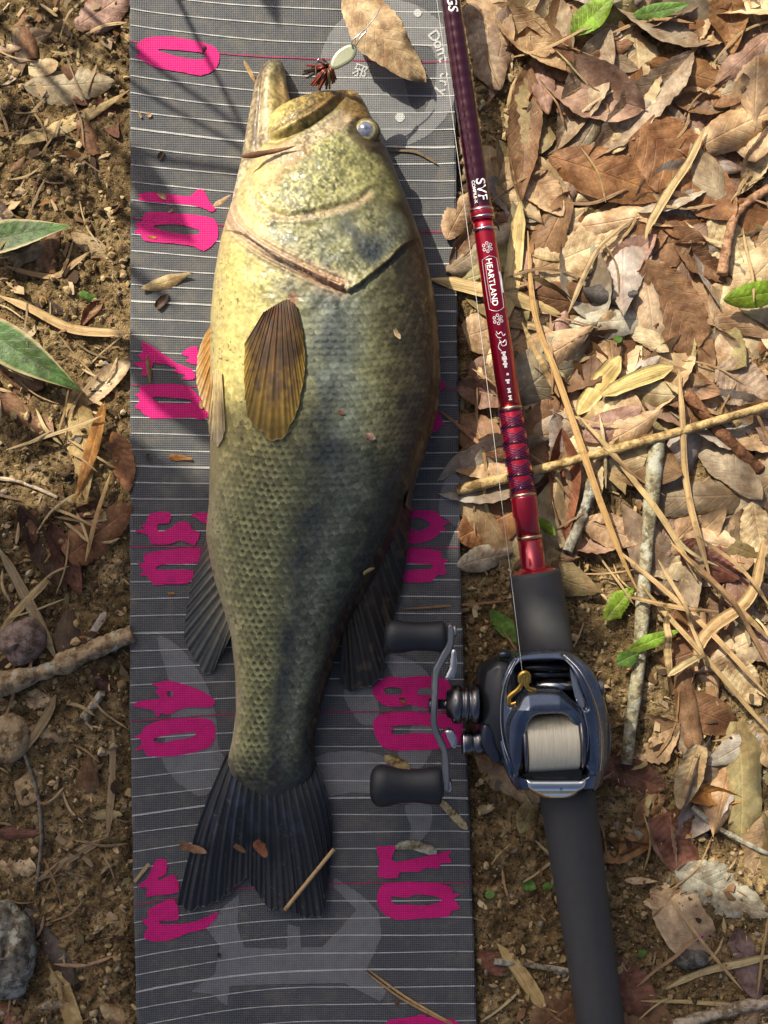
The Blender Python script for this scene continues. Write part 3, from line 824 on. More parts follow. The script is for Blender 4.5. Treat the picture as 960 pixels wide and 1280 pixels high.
    c2 = np.stack([np.interp(uu, st[:, 0], st[:, k]) for k in (1, 2, 3)], -1)
    tip = smooth(112, 70, Y2); c2 = mixc(c2, (.15, .135, .085), .8 * tip)
    dk = line_soft(X2, Y2, [(328, 75), (322, 105), (320, 140), (318, 180)], 3.5) * smooth(.35, .6, n2); c2 = mixc(c2, (.07, .04, .02), .8 * dk)
    thr = smooth(190, 240, Y2); c2 = mixc(c2, (.60, .50, .25), .75 * thr)
    c2 = mixc(c2, (.46, .37, .27), line_soft(X2, Y2, [(297, 215), (288, 250), (288, 275), (298, 300)], 8) * .85)
    pit = smooth(.70, .80, vnoise(X2 / 4.0, Y2 / 4.0, 140)) * tip; c2 = mixc(c2, (.05, .03, .02), .5 * pit)
    c2 = c2 * (.55 + .9 * smooth(.25, .75, .5 * vnoise(X2 / 2.8, Y2 / 2.8, 211) + .5 * n2))[..., None] * .85
    gro = -.0045 * np.exp(-((u2 - .80) / .17) ** 2) * smooth(70, 100, Y2) * smooth(210, 150, Y2)
    gro = gro - .0020 * np.exp(-((u2 - .30) / .07) ** 2) * smooth(75, 100, Y2) * smooth(230, 180, Y2)
    gro = gro + .0014 * (fbm(X2 / 14.0, Y2 / 26.0, 3, 133) - .5) * smooth(61, 75, Y2)
    Z2 = Z2 + gro * np.clip(sa2, 0, 1) ** .5 - sink
    V2 = world(X2, Y2, np.maximum(Z2, MATTOP + .0002)).reshape(-1, 3); F2 = gridfaces(X2.shape[0], X2.shape[1], True, off=len(V1)); C2 = c2.reshape(-1, 3)
    # end fans
    V = np.concatenate([V1, V2]); F = np.concatenate([F1, F2]); C = np.concatenate([C1, C2])
    m1 = X.shape[1]; m2 = X2.shape[1]; extra = []
    def cap(start, m, rev):
        i = np.arange(m // 2 - 1)
        a = start + i; b = start + i + 1; c_ = start + m - 2 - i; d_ = start + m - 1 - i
        q = np.stack([a, b, c_, d_], -1)
        return q[:, ::-1] if rev else q
    F = np.concatenate([F, cap(0, m1, True), cap(len(V1) - m1, m1, False), cap(len(V1), m2, True), cap(len(V) - m2, m2, False)])
    link('body', npmesh('body', V, F, col=C), M['fish'], root)
    return root, O, world
FISH, FO, fworld = build_fish()

# eye
def build_eye():
    ex, ey = 458.5, 170.5; zt = float(body_top(np.array(ex), np.array(ey))) - .0048
    n, m = 26, 64; V = []; C = []
    for i in range(n):
        f = i / (n - 1); rr = 18.5 * math.sin(f * math.pi / 2)
        for j in range(m):
            a = 2 * math.pi * j / m
            x = ex + rr * math.cos(a) * .98 - 2.0 * (1 - f); y = ey + rr * math.sin(a) * .98 - 1.5 * (1 - f)
            z = zt + .0072 * math.cos(f * math.pi / 2) ** .8 - .0015 * f
            V.append((x, y, z)); rel = rr / 18.5
            nn = float(vnoise(x / 2.2, y / 2.2, 3)); n2 = float(vnoise(x / 5, y / 5, 9))
            if rel < .52: c = np.array((.085, .10, .155)) * (.45 + 1.0 * nn); c = c * (1 - .6 * max(0, n2 - .5)) + np.array((.26, .24, .15)) * .6 * max(0, n2 - .45)
            elif rel < .66: c = np.array((.34, .30, .15)) * (.6 + .6 * nn)
            elif rel < .86: c = np.array((.13, .11, .05)) * (.5 + nn)
            else: c = np.array((.035, .03, .018))
            C.append(c)
    V = np.array(V); w = fworld(V[:, 0], V[:, 1], V[:, 2])
    t = NT('wet_eye'); at = t.n('Attribute'); at.attribute_name = 'Col'
    t.set(color=at.outputs[0], rough=.25, coat=.35, coat_rough=.08)
    link('eye', npmesh('eye', w, gridfaces(n, m, True), col=np.array(C)), t.m, FISH)
build_eye()

def fin(name, base, tip, nrays, zfun, colfun, bow=0.0, ns=170, nt=70, thick=.0006, ridge=.0007, ragged=3.0, seed=0):
    """a webbed fin: rays run from the base line to the tip line; top and underside"""
    def resample(p, n):
        p = catmull(p, 10, False); s = np.r_[0, np.cumsum(np.hypot(*np.diff(p, axis=0).T))]; q = np.linspace(0, s[-1], n)
        return np.stack([np.interp(q, s, p[:, 0]), np.interp(q, s, p[:, 1])], -1)
    b = resample(base, ns); t_ = resample(tip, ns)
    s = np.linspace(0, 1, ns); t = np.linspace(0, 1, nt)
    Sg, Tg = np.meshgrid(s, t, indexing='ij')
    rag = 1 + (ragged / 100.0) * (vnoise(s * nrays * 1.0, s * 0 + 3, seed) - .5) * 2 - .02 * (1 - np.abs(np.cos(np.pi * s * nrays)))
    Te = Tg * rag[:, None]
    X = b[:, 0][:, None] * (1 - Te) + t_[:, 0][:, None] * Te
    Y = b[:, 1][:, None] * (1 - Te) + t_[:, 1][:, None] * Te
    X = X + bow * np.sin(np.pi * Tg) * (Sg - .5) * 2
    ray = np.abs(np.cos(np.pi * Sg * nrays))            # 1 on a ray
    # rays split towards the tip
    ray2 = np.abs(np.cos(np.pi * Sg * nrays * 2))
    rr = ray ** 3 * (1 - .6 * Tg) + ray2 ** 3 * .6 * Tg
    Z = zfun(X, Y, Sg, Tg) + ridge * rr + .0014 * (fbm(Sg * 7, Tg * 2.0, 3, seed + 5) - .5)
    C = colfun(X, Y, Sg, Tg, rr)
    n = X.size
    V = np.concatenate([fworld(X, Y, Z).reshape(-1, 3), fworld(X, Y, Z - thick - ridge * .5).reshape(-1, 3)])
    F = gridfaces(ns, nt)
    jj = np.arange(nt); ii = np.arange(ns)
    def rim(idx): return np.stack([idx[:-1], idx[1:], idx[1:] + n, idx[:-1] + n], -1)
    F = np.concatenate([F, F[:, ::-1] + n, rim(jj), rim((ns - 1) * nt + jj), rim(ii * nt), rim(ii * nt + nt - 1)])
    return link(name, npmesh(name, V, F, col=np.concatenate([C.reshape(-1, 3)] * 2)), M['fin'], FISH)

def lerp3(t, *cols):
    k = np.linspace(0, 1, len(cols)); c = np.array(cols)
    return np.stack([np.interp(t, k, c[:, i]) for i in range(3)], -1)

def tail_col(X, Y, s, t, rr):
    n = fbm(X / 12, Y / 20, 4, 31); nf = fbm(s * 60, t * 6, 3, 33)
    c = lerp3(np.clip(t * 1.6, 0, 1), (.040, .040, .032), (.018, .020, .023), (.009, .010, .012))
    c = c * (.55 + .9 * nf)[..., None]
    c = mixc(c, (.045, .055, .085), .6 * smooth(.52, .7, n) * smooth(.75, .2, t))
    c = c * (.6 + .75 * rr)[..., None]
    return mixc(c, (.09, .075, .045), smooth(.86, .92, vnoise(X / 2.4, Y / 2.4, 37)) * smooth(.45, .65, fbm(X / 25, Y / 25, 2, 38)) * .8)
fin('tail_fin', [(278, 950), (300, 968), (340, 975), (378, 972), (392, 958)],
    [(214, 1146), (230, 1151), (247, 1149), (262, 1145), (280, 1132), (300, 1116), (312, 1130), (330, 1148), (350, 1156), (364, 1150), (374, 1161), (392, 1162), (404, 1150), (414, 1072)], 17,
    lambda X, Y, s, t: np.maximum(.0066 + .0060 * (1 - smooth(.1, .75, t)) * (1 - .55 * np.abs(2 * s - 1) ** 2) + .0025 * np.sin(s * 9 + t * 2) * t + .0030, .0082),
    tail_col, bow=7, ns=260, nt=110, ridge=.0011, seed=1)

def pec_col(X, Y, s, t, rr):
    n = fbm(X / 10, Y / 14, 3, 41)
    c = lerp3(np.clip(t, 0, 1), (.11, .045, .016), (.085, .042, .012), (.12, .068, .014), (.30, .19, .03))
    c = mixc(c, (.05, .028, .014), .7 * smooth(.45, .6, n) * smooth(1, .7, t))
    return c * (.62 + .65 * rr)[..., None]
def on_body(off):
    return lambda X, Y, s, t: body_top(X, Y) + off + .0022 * np.sin(np.pi * np.clip(t, 0, 1)) * (1 - (2 * s - 1) ** 2)
fin('pectoral_fin', [(338, 404), (352, 396), (366, 390), (376, 396)], [(314, 440), (313, 480), (316, 524), (328, 540), (346, 556), (366, 546), (380, 512), (387, 466), (384, 430)], 13,
    on_body(.0022), pec_col, ns=170, nt=90, ridge=.0009, seed=2)

def pel_col(X, Y, s, t, rr):
    c = lerp3(t, (.42, .22, .07), (.46, .24, .06), (.40, .20, .05), (.52, .36, .17))
    return c * (.55 + .6 * rr)[..., None]
fin('pelvic_fin', [(268, 398), (272, 410), (274, 425), (274, 440)], [(252, 414), (243, 440), (242, 468), (247, 494), (256, 514), (263, 505), (272, 480)], 9,
    lambda X, Y, s, t: .030 - .010 * t + .002 * np.sin(s * 3), pel_col, ns=90, nt=60, ridge=.0009, seed=3)
def pel2_col(X, Y, s, t, rr):
    return lerp3(t, (.62, .48, .24), (.60, .46, .22), (.55, .42, .22), (.55, .45, .28)) * (.65 + .5 * rr)[..., None]
fin('pelvic_fin', [(271, 470), (277, 466), (284, 472)], [(264, 530), (268, 552), (276, 560), (284, 552), (288, 540)], 5,
    lambda X, Y, s, t: np.maximum(body_top(np.maximum(X, 270), Y), .030) + .0016, pel2_col, ns=70, nt=60, ridge=.0008, seed=4)
def anal_col(X, Y, s, t, rr):
    c = lerp3(t, (.22, .19, .12), (.12, .115, .085), (.075, .078, .068), (.06, .062, .056))
    return c * (.45 + .8 * rr)[..., None]
fin('anal_fin', [(257, 660), (262, 700), (272, 735), (284, 775), (288, 792)], [(250, 674), (236, 718), (225, 765), (223, 803), (236, 831), (255, 850), (269, 828)], 12,
    lambda X, Y, s, t: .020 - .011 * t + .0015 * np.sin(s * 7), anal_col, ns=130, nt=70, ridge=.0011, seed=5)
def dor_col(X, Y, s, t, rr):
    n = fbm(X / 9, Y / 12, 3, 55)
    c = lerp3(t, (.055, .042, .022), (.035, .028, .018), (.022, .019, .015), (.016, .015, .013))
    return mixc(c * (.5 + .85 * rr)[..., None], (.10, .07, .03), .5 * smooth(.58, .7, n))
fin('soft_dorsal_fin', [(508, 630), (492, 672), (470, 715), (446, 755), (428, 790)], [(516, 640), (510, 690), (504, 735), (494, 775), (481, 830), (470, 860), (447, 868), (434, 870), (423, 860)], 13,
    lambda X, Y, s, t: .022 - .010 * t + .0022 * np.sin(s * 11), dor_col, ns=150, nt=80, ridge=.0013, seed=6)
def spd_col(X, Y, s, t, rr):
    n = fbm(X / 5, Y / 7, 3, 58)
    c = lerp3(t, (.060, .045, .022), (.045, .033, .016), (.03, .022, .012))
    return mixc(c * (.5 + .9 * rr)[..., None], (.20, .14, .06), .6 * smooth(.56, .7, n))
fin('spiny_dorsal_fin', [(520, 318), (531, 360), (536, 420), (538, 480), (530, 540), (514, 600), (506, 632)], [(526, 296), (540, 350), (548, 410), (551, 470), (547, 512), (534, 562), (521, 600), (514, 640)], 10,
    lambda X, Y, s, t: .043 - .013 * t + .0012 * np.sin(s * 40), spd_col, ns=260, nt=26, ridge=.0016, seed=7)

# ------------------------------------------------------------------ leaves, straws and sticks
def leaf_shape(t, kind):
    if kind == 'oval': return np.sin(np.pi * np.clip(t, 0, 1) ** .92) ** .72 * (1 - .12 * t)
    if kind == 'obovate': return np.sin(np.pi * np.clip(t, 0, 1) ** 1.35) ** .75
    if kind == 'lance': return np.sin(np.pi * np.clip(t, 0, 1) ** .75) ** 1.05
    if kind == 'strap': return np.minimum(1, 6 * t + .35) * np.minimum(1, 5 * (1 - t) + .12)
    if kind == 'torn': return np.sin(np.pi * np.clip(t * .9 + .1, 0, 1) ** .9) ** .55
    return np.sin(np.pi * t)

def leaf_mesh(name, L, W, kind='oval', curl=.5, roll=.6, fold=.15, wave=.05, serr=.05, twist=0.0, side=0.0, seed=0, nu=34, nv=13, stem=True):
    """blade in metres, X along its length (centred), Z up; roll lifts (or drops) the two edges, curl bends it lengthwise"""
    t = np.linspace(0, 1, nu); v = np.linspace(-1, 1, nv)
    T, Vv = np.meshgrid(t, v, indexing='ij')
    w = leaf_shape(T, kind) * W / 2
    rag = 1 + serr * (((T * 12.3 + seed + .6 * vnoise(T * 6, T * 0, seed + 1)) % 1.0) - .5) * 1.1 * (.3 + 1.2 * vnoise(T * 5, np.sign(Vv) * 4, seed + 2)) + 3.0 * serr * (vnoise(T * 7, Vv * 0 + np.sign(Vv) * 3, seed) - .5)
    w = w * np.where(np.abs(Vv) > .6, rag, 1)
    rr = np.maximum(abs(roll), 1e-3) * (1 if roll >= 0 else -1) * (.55 + .9 * vnoise(T * 2.5, T * 0, seed + 3))
    y = w * np.sin(Vv * rr) / rr
    z = w * (1 - np.cos(Vv * rr)) / rr + fold * np.abs(y)
    z = z + wave * W * np.abs(Vv) ** 1.5 * (fbm(T * 4 + seed, np.sign(Vv) * 2 + Vv * .4, 2, seed) - .5) * 3
    z = z + .010 * W * np.sin(2 * np.pi * (10 * T - 1.05 * np.abs(Vv))) * np.minimum(1, np.abs(Vv) * 3) * (kind != 'strap')
    tw = twist * (T - .5); y, z = y * np.cos(tw) - z * np.sin(tw), y * np.sin(tw) + z * np.cos(tw)
    cvar = curl * (.5 + 1.0 * vnoise(t * 2.2, t * 0 + 5, seed + 8))
    ang = np.cumsum(cvar) / nu - np.mean(cvar) * .5
    px = np.cumsum(np.cos(ang)) * L / nu; pz = np.cumsum(np.sin(ang)) * L / nu
    px -= px.mean(); pz -= pz.min()
    yaw = side * (t - .5) * 2; sy = np.cumsum(np.tan(yaw * .5)) * L / nu; sy -= sy.mean()
    X = px[:, None] - np.sin(ang)[:, None] * z; Z = pz[:, None] + np.cos(ang)[:, None] * z; Y = y + sy[:, None]
    V = np.stack([X, Y, Z], -1).reshape(-1, 3)
    uv = np.stack([T, (Vv + 1) / 2], -1).reshape(-1, 2)
    return npmesh(name, V, gridfaces(nu, nv), uv=uv)

def place(o, cx, cy, yaw, pct=70, tiltmax=.35, extra=(0.0, 0.0), zoff=.0004, raise_=True, maxh=None):
    """settle a mesh object on the height map at photo coordinates (cx, cy)"""
    n = len(o.data.vertices); co = np.empty(n * 3, np.float32); o.data.vertices.foreach_get('co', co); co = co.reshape(-1, 3)
    c, s = math.cos(yaw), math.sin(yaw)
    wx = co[:, 0] * c - co[:, 1] * s; wy = co[:, 0] * s + co[:, 1] * c
    px = cx + wx * S; py = cy - wy * S
    h = hm_at(px, py)
    A = np.stack([wx, wy, np.ones(n)], -1)
    sol, *_ = np.linalg.lstsq(A, h, rcond=None)
    gx = float(np.clip(sol[0], -tiltmax, tiltmax)) + extra[0]; gy = float(np.clip(sol[1], -tiltmax, tiltmax)) + extra[1]
    z = co[:, 2] + gx * wx + gy * wy
    z0 = float(np.percentile(h - z, pct)) + zoff
    nrm = Vector((-gx, -gy, 1)).normalized()
    q = Vector((0, 0, 1)).rotation_difference(nrm)
    zmid = z0
    p = P(cx, cy, max(zmid, 0))
    rot = q.to_matrix() @ Matrix.Rotation(yaw, 3, 'Z')
    o.rotation_euler = rot.to_euler(); o.location = (p[0], p[1], z0)
    if raise_: hm_raise(px, py, z + z0 + .0003)
    return z0

LC = dict(tan=(.47, .335, .19), pale=(.60, .47, .29), brown=(.225, .125, .064), orange=(.275, .135, .056), grey=(.34, .27, .185), dark=(.085, .052, .032), red=(.21, .095, .060),
          pink=(.36, .235, .175), straw=(.50, .37, .17), yellow=(.56, .44, .19), olive=(.30, .25, .12), char=(.075, .070, .065), palegrey=(.40, .355, .30), rust=(.42, .20, .05), purple=(.20, .135, .125))
def jit(c, a=.12):
    f = 1 + random.uniform(-a, a)
    return tuple(max(0, q * f * (1 + random.uniform(-.05, .05))) for q in c) + (1,)

_seed = [100]
def hero_leaf(x0, y0, x1, y1, wpx, colour, label, kind='oval', curl=.5, roll=.6, fold=.1, wave=.06, serr=.06, side=0.0, twist=0.0, mat='leaf', cat='leaf', name='fallen_leaf', pct=86, group=None, extra=(0, 0), zoff=.0004, nu=40, nv=15, lift=None):
    _seed[0] += 1
    L = math.hypot(x1 - x0, y1 - y0) / S; W = wpx / S * 1.05
    me = leaf_mesh(name, L * (1.06 + .04 * abs(curl)), W, kind, curl, roll, fold, wave, serr, twist, side, _seed[0], nu, nv)
    o = link(name, me, M[mat]); o.color = jit(LC[colour] if isinstance(colour, str) else colour, .05)
    yaw = math.atan2(-(y1 - y0), x1 - x0)
    place(o, (x0 + x1) / 2, (y0 + y1) / 2, yaw, pct, extra=extra, zoff=zoff)
    if lift is not None: o.location.z += lift
    tag(o, label, cat, group)
    return o

# --- first a base of many leaves, then the ones traced from the photograph on top
def on_mat(x, y, m=0):
    l, r = mat_edges(np.array(float(y))); return (l - m) < x < (r + m)

PROTO = []
for i in range(16):
    kind = random.choice(['oval', 'oval', 'obovate', 'lance', 'torn'])
    PROTO.append(leaf_mesh('dead_leaf', random.uniform(.028, .046), random.uniform(.013, .024), kind, random.uniform(-.9, 1.1), random.choice([-1, 1]) * random.uniform(.2, 1.3),
                           random.uniform(-.15, .35), random.uniform(.05, .12), random.uniform(.05, .16), random.uniform(-.5, .5), random.uniform(-.3, .3), i, 24, 9))
for me in PROTO: me.materials.append(M['leaf'])
cols_r = ['tan', 'tan', 'tan', 'pale', 'pale', 'brown', 'brown', 'grey', 'grey', 'pink', 'orange', 'olive', 'palegrey']
LANDR = [('the dark rod blank', 600, 120), ('the red rod section', 640, 400), ('the widest orange leaf', 860, 215), ('the oval green leaf', 945, 367), ('the long tan twig', 850, 540), ('the lichen stick', 800, 780),
         ('the fan of straws', 905, 770), ('the reel', 690, 900), ('the weathered grey leaf', 905, 1115), ('the rear grip', 730, 1130), ('the purplish leaf', 935, 1210), ('the far green blade', 745, 15), ('the large flat brown leaf', 850, 400), ('the rod wrapping', 650, 570)]
LANDL = [('the mat end with the numeral zero', 140, 60), ('the grey toothed leaf', 80, 120), ('the two green striped leaves', 50, 380), ('the narrow orange leaf', 110, 560), ('the rolled dark leaf', 60, 690), ('the pale fallen branch', 80, 825), ('the grey vine', 45, 1000), ('the mossy stone', 20, 1190), ('the numeral fifty', 150, 1120)]
def near(x, y):
    return min(LANDR if x > 380 else LANDL, key=lambda q: (q[1] - x) ** 2 + (q[2] - y) ** 2)[0]
CN = dict(tan='tan', pale='cream', brown='brown', orange='orange brown', grey='grey brown', dark='dark brown', red='red brown', pink='pinkish', olive='olive', palegrey='pale grey')
def filler(n, xr, yr, dens, scale, label, group, maxh, cols):
    k = 0; tries = 0
    while k < n and tries < n * 12:
        tries += 1
        x = random.uniform(*xr); y = random.uniform(*yr)
        if on_mat(x, y, 32 if x > 370 else 18): continue
        if random.random() > dens(x, y): continue
        if maxh and float(hm_at(x, y)) > maxh(x, y): continue
        me = random.choice(PROTO)
        o = bpy.data.objects.new('dead_leaf', me); COL.objects.link(o)
        s = random.uniform(*scale); o.scale = (s, s, s)
        yaw = random.uniform(0, 6.28); ck = random.choice(cols); o.color = jit(LC[ck], .2)
        nv_ = len(me.vertices); co = np.empty(nv_ * 3, np.float32); me.vertices.foreach_get('co', co); co = co.reshape(-1, 3) * s
        c, sn = math.cos(yaw), math.sin(yaw); wx = co[:, 0] * c - co[:, 1] * sn; wy = co[:, 0] * sn + co[:, 1] * c
        px = x + wx * S; py = y - wy * S; h = hm_at(px, py)
        sol, *_ = np.linalg.lstsq(np.stack([wx, wy, np.ones(nv_)], -1), h, rcond=None)
        gx = float(np.clip(sol[0], -.3, .3)) + random.gauss(0, .10); gy = float(np.clip(sol[1], -.3, .3)) + random.gauss(0, .10)
        z = co[:, 2] + gx * wx + gy * wy; z0 = float(np.percentile(h - z, 74)) + .0002
        q = Vector((0, 0, 1)).rotation_difference(Vector((-gx, -gy, 1)).normalized())
        o.rotation_euler = (q.to_matrix() @ Matrix.Rotation(yaw, 3, 'Z')).to_euler()
        p = P(x, y, max(z0, 0)); o.location = (p[0], p[1], z0)
        hm_raise(px, py, z + z0)
        lb = '%s %s dead leaf %s near %s' % ('large' if s > 1.45 else 'small' if s < .8 else 'crumpled', CN[ck], label, near(x, y)); tag(o, lb, 'leaf', lb); k += 1

def rod_x(y): return 563 + (y + 0) * .1469
def dens_right(x, y):
    d = 1.0 if y < 720 else (.5 if (x > 830 and y < 960) else (.28 if y < 1010 else .07))
    if 720 < y < 1000 and x < 800: d *= .25
    return d
def maxh_right(x, y):
    r = abs(x - rod_x(y)); return .012 if r < 45 else .024
filler(130, (578, 985), (-25, 1300), dens_right, (1.2, 2.1), 'bedded in the litter', '', maxh_right, cols_r)
filler(130, (578, 985), (-25, 1300), dens_right, (.9, 1.9), 'bedded in the litter', '', maxh_right, cols_r)
filler(36, (-20, 152), (-25, 1300), lambda x, y: .35 if y > 650 else .8, (.45, .95), 'on the soil', '', lambda x, y: .010, ['brown', 'tan', 'dark', 'grey', 'pale', 'red'])

# straw and needles -------------------------------------------------
def ribbon(name, pts, wpx, colour, label, cat='straw', group=None, lift=0.0, rollup=.5, mat='straw', seed=0, arch=0.0, n=46, nv=5, taper=.16):
    """a dry blade following photo points, resting on what lies under it"""
    p = catmull(pts, 12, False); s = np.r_[0, np.cumsum(np.hypot(*np.diff(p, axis=0).T))]; q = np.linspace(0, s[-1], n)
    x = np.interp(q, s, p[:, 0]); y = np.interp(q, s, p[:, 1])
    h = hm_at(x, y)
    # stiff: upper envelope smoothed
    k = max(3, n // 4); hp = np.pad(h, k, mode='edge'); env = np.array([hp[i:i + 2 * k + 1].max() for i in range(n)])
    env = np.convolve(np.pad(env, k, mode='edge'), np.hanning(2 * k + 3)[1:-1] / np.hanning(2 * k + 3)[1:-1].sum(), 'valid')[:n]
    z = .45 * env + .55 * np.convolve(np.pad(h, 4, mode='edge'), np.ones(9) / 9, 'valid') + .0006 + lift + arch * np.sin(np.pi * np.linspace(0, 1, n))
    dx = np.gradient(x); dy = np.gradient(y); l = np.hypot(dx, dy) + 1e-9; nx, ny_ = -dy / l, dx / l
    t = np.linspace(0, 1, n); w = wpx / 2 * (np.minimum(1, taper + t * 5) * np.minimum(1, taper + (1 - t) * 5))
    w = w * (.8 + .4 * vnoise(t * 5, t * 0, seed + 17))
    v = np.linspace(-1, 1, nv)
    X = x[:, None] + nx[:, None] * w[:, None] * np.sin(v * rollup)[None, :] / rollup
    Y = y[:, None] + ny_[:, None] * w[:, None] * np.sin(v * rollup)[None, :] / rollup
    Z = z[:, None] + (w[:, None] / S) * (np.cos(v * rollup)[None, :] - math.cos(rollup)) / rollup
    zz = float(np.clip(z.mean(), 0, .05)); kk = (H - zz) / H / S
    cx, cy = x.mean(), y.mean(); o0 = ((cx - 480) * kk, (640 - cy) * kk, float(z.min()))
    Vt = np.stack([(X - 480) * kk - o0[0], (640 - Y) * kk - o0[1], Z - o0[2]], -1)
    Vb = Vt.copy(); Vb[..., 2] -= np.maximum(.0004, .35 * w.max() / S * .5)
    m = n * nv
    F = gridfaces(n, nv); ii = np.arange(n)
    def rim(idx): return np.stack([idx[:-1], idx[1:], idx[1:] + m, idx[:-1] + m], -1)
    F = np.concatenate([F[:, ::-1], F + m, rim(ii * nv), rim(ii * nv + nv - 1)[:, ::-1]])
    uv = np.stack(np.meshgrid(t * s[-1] / 60, (v + 1) / 2, indexing='ij'), -1).reshape(-1, 2)
    o = link(name, npmesh(name, np.concatenate([Vt.reshape(-1, 3), Vb.reshape(-1, 3)]), F, uv=np.concatenate([uv, uv])), M[mat])
    o.location = o0; o.color = jit(LC[colour] if isinstance(colour, str) else colour, .08)
    hm_raise(X.ravel(), Y.ravel(), Z.ravel())
    tag(o, label, cat, group)
    return o

def stick(pts, rpx, colour, label, mat='bark', name='stick', cat='stick', group=None, lift=0.0, knots=.18, seed=0, taper=.8, n=44, sides=12):
    p = catmull(pts, 12, False); s = np.r_[0, np.cumsum(np.hypot(*np.diff(p, axis=0).T))]; q = np.linspace(0, s[-1], n)
    x = np.interp(q, s, p[:, 0]); y = np.interp(q, s, p[:, 1]); h = hm_at(x, y)
    t = np.linspace(0, 1, n); f = np.polyfit(t, h, 2); z = np.polyval(f, t)
    r = rpx / S * (1 - (1 - taper) * t) * (1 + knots * (vnoise(t * 9, t * 0, seed + 2) - .5) * 2 + knots * .5 * (vnoise(t * 30, t * 0, seed + 9) - .5))
    z = z + r * .75 + float(np.percentile(h - z, 70)) + lift
    kk = (H - float(z.mean())) / H / S
    path = np.stack([(x - 480) * kk, (640 - y) * kk, z], -1); o0 = path.mean(0); o0[2] = z.min() - r.max()
    me = tube_mesh(name, path - o0, r, sides)
    co = np.empty(len(me.vertices) * 3, np.float32); me.vertices.foreach_get('co', co); co = co.reshape(n, sides, 3); ctr_ = (path - o0)[:, None, :]
    ii, jj = np.meshgrid(np.arange(n), np.arange(sides), indexing='ij'); ff = 1 + .9 * knots * (fbm(ii * .45, np.abs(jj - sides / 2) * .8, 3, seed + 4 + int(pts[0][1])) - .5)
    co = ctr_ + (co - ctr_) * ff[..., None]; me.vertices.foreach_set('co', co.astype(np.float32).ravel()); me.update()
    o = link(name, me, M[mat]); o.location = o0; o.color = jit(LC[colour] if isinstance(colour, str) else colour, .06)
    for d in np.linspace(-1, 1, 5):
        hm_raise(x + d * rpx, y, z + r * math.sqrt(max(0, 1 - d * d)))
    tag(o, label, cat, group)
    return o

# --- traced leaves: right of the rod ------------------------------------------------
HL = hero_leaf
HL(585, 8, 624, 112, 62, 'grey', 'large dull brown leaf pressed against the dark upper rod blank', roll=-.6)
HL(618, 8, 704, 92, 52, 'tan', 'creased tan leaf with a split end lying by the upper rod', fold=.3)
HL(690, 64, 790, 54, 46, 'brown', 'broad brown leaf beneath the green blade at the top of the litter', roll=-.7)
HL(672, 338, 778, 292, 58, 'pale', 'pale ribbed leaf with ragged brown edge below the orange leaf', kind='torn', roll=-.4, serr=.12)
HL(655, 208, 702, 272, 46, 'tan', 'tan leaf half hidden under the tall narrow brown leaf')
HL(756, 345, 818, 296, 42, 'pink', 'pinkish brown leaf touching the tip of a black rotten leaf', roll=.8)
HL(889, 272, 946, 362, 62, 'pale', 'big pale cream leaf with flat veined face', roll=-.4, curl=.3)
HL(843, 306, 914, 352, 34, 'brown', 'toothed brown leaf folded over the pale cream leaf', fold=.45, serr=.15)
HL(731, 362, 796, 368, 36, 'char', 'blackened rotten leaf with a frayed edge', roll=-.9, wave=.12)
HL(862, 70, 733, 205, 50, 'grey', 'long toothed grey brown leaf folded along its midrib', fold=.5, serr=.16, roll=.4)
HL(758, 42, 697, 184, 54, 'grey', 'dark grey brown leaf with clear parallel veins', fold=.4, roll=.5, curl=.6)
HL(660, 84, 652, 254, 44, 'brown', 'tall narrow leathery brown leaf standing up between the rod and the grey leaves', roll=.9, curl=.5, fold=.25)
HL(689, 196, 830, 246, 66, 'orange', 'glossy orange brown leaf with a curled rim, arched over the litter', roll=-.55, curl=-.6, serr=.03)
HL(806, 160, 914, 270, 84, 'orange', 'widest orange brown toothed leaf, tilted to the sun', kind='torn', roll=-.4, serr=.10, curl=.3)
HL(902, -14, 916, 66, 50, 'orange', 'crumpled orange tan leaf at the far end of the litter', roll=1.0, wave=.14)
HL(962, 158, 926, 240, 40, 'pale', 'cream leaf cupped upwards beside the dry stalk', roll=1.0)
HL(804, 330, 890, 458, 72, 'brown', 'large flat brown leaf with a pointed reddish tip and short stem', roll=-.35, curl=.35)
HL(896, 460, 962, 500, 62, 'grey', 'broad grey leaf shaded by a stem above the long twig', roll=-.3)
HL(730, 548, 800, 512, 38, 'pink', 'pinkish leaf with fine ribs under the long twig', roll=-.4)
HL(730, 652, 800, 676, 42, 'tan', 'tan leaf between the crossing straws below the long twig', roll=-.5)
HL(850, 680, 922, 722, 52, 'red', 'dull reddish leaf beneath the fan of straws', roll=-.5)
HL(938, 628, 960, 716, 48, 'pale', 'pale cream leaf next to the fan of straws', roll=-.4)
HL(640, 640, 574, 672, 60, 'orange', 'flat orange brown leaf sticking out from the mat edge under the rod', kind='torn', roll=-.4, serr=.08)
HL(572, 706, 640, 690, 36, 'palegrey', 'grey leaf scrap below the orange leaf at the mat edge', roll=-.5)
HL(584, 420, 652, 398, 56, 'tan', 'rusty tan leaf passing under the red rod section', kind='torn', roll=-.4)
HL(570, 480, 640, 500, 44, 'pink', 'pale curled leaf beside the mat under the red rod section', roll=.8)
HL(556, 300, 590, 240, 36, 'tan', 'tan leaf overlapping the edge of the mat by the dark rod blank', roll=-.8, serr=.12)
HL(560, 330, 604, 268, 26, 'brown', 'narrow brown leaf poking out from under the rod at the mat edge', roll=.9)
HL(700, 538, 706, 680, 40, (.24, .10, .05), 'smooth reddish brown folded leaf standing beside the rod wrapping', roll=.5, fold=.8, serr=.0, kind='lance', pct=80)
HL(757, 958, 830, 984, 46, 'red', 'reddish brown leaf with a small hole below the lichen stick', kind='torn', roll=-.5)
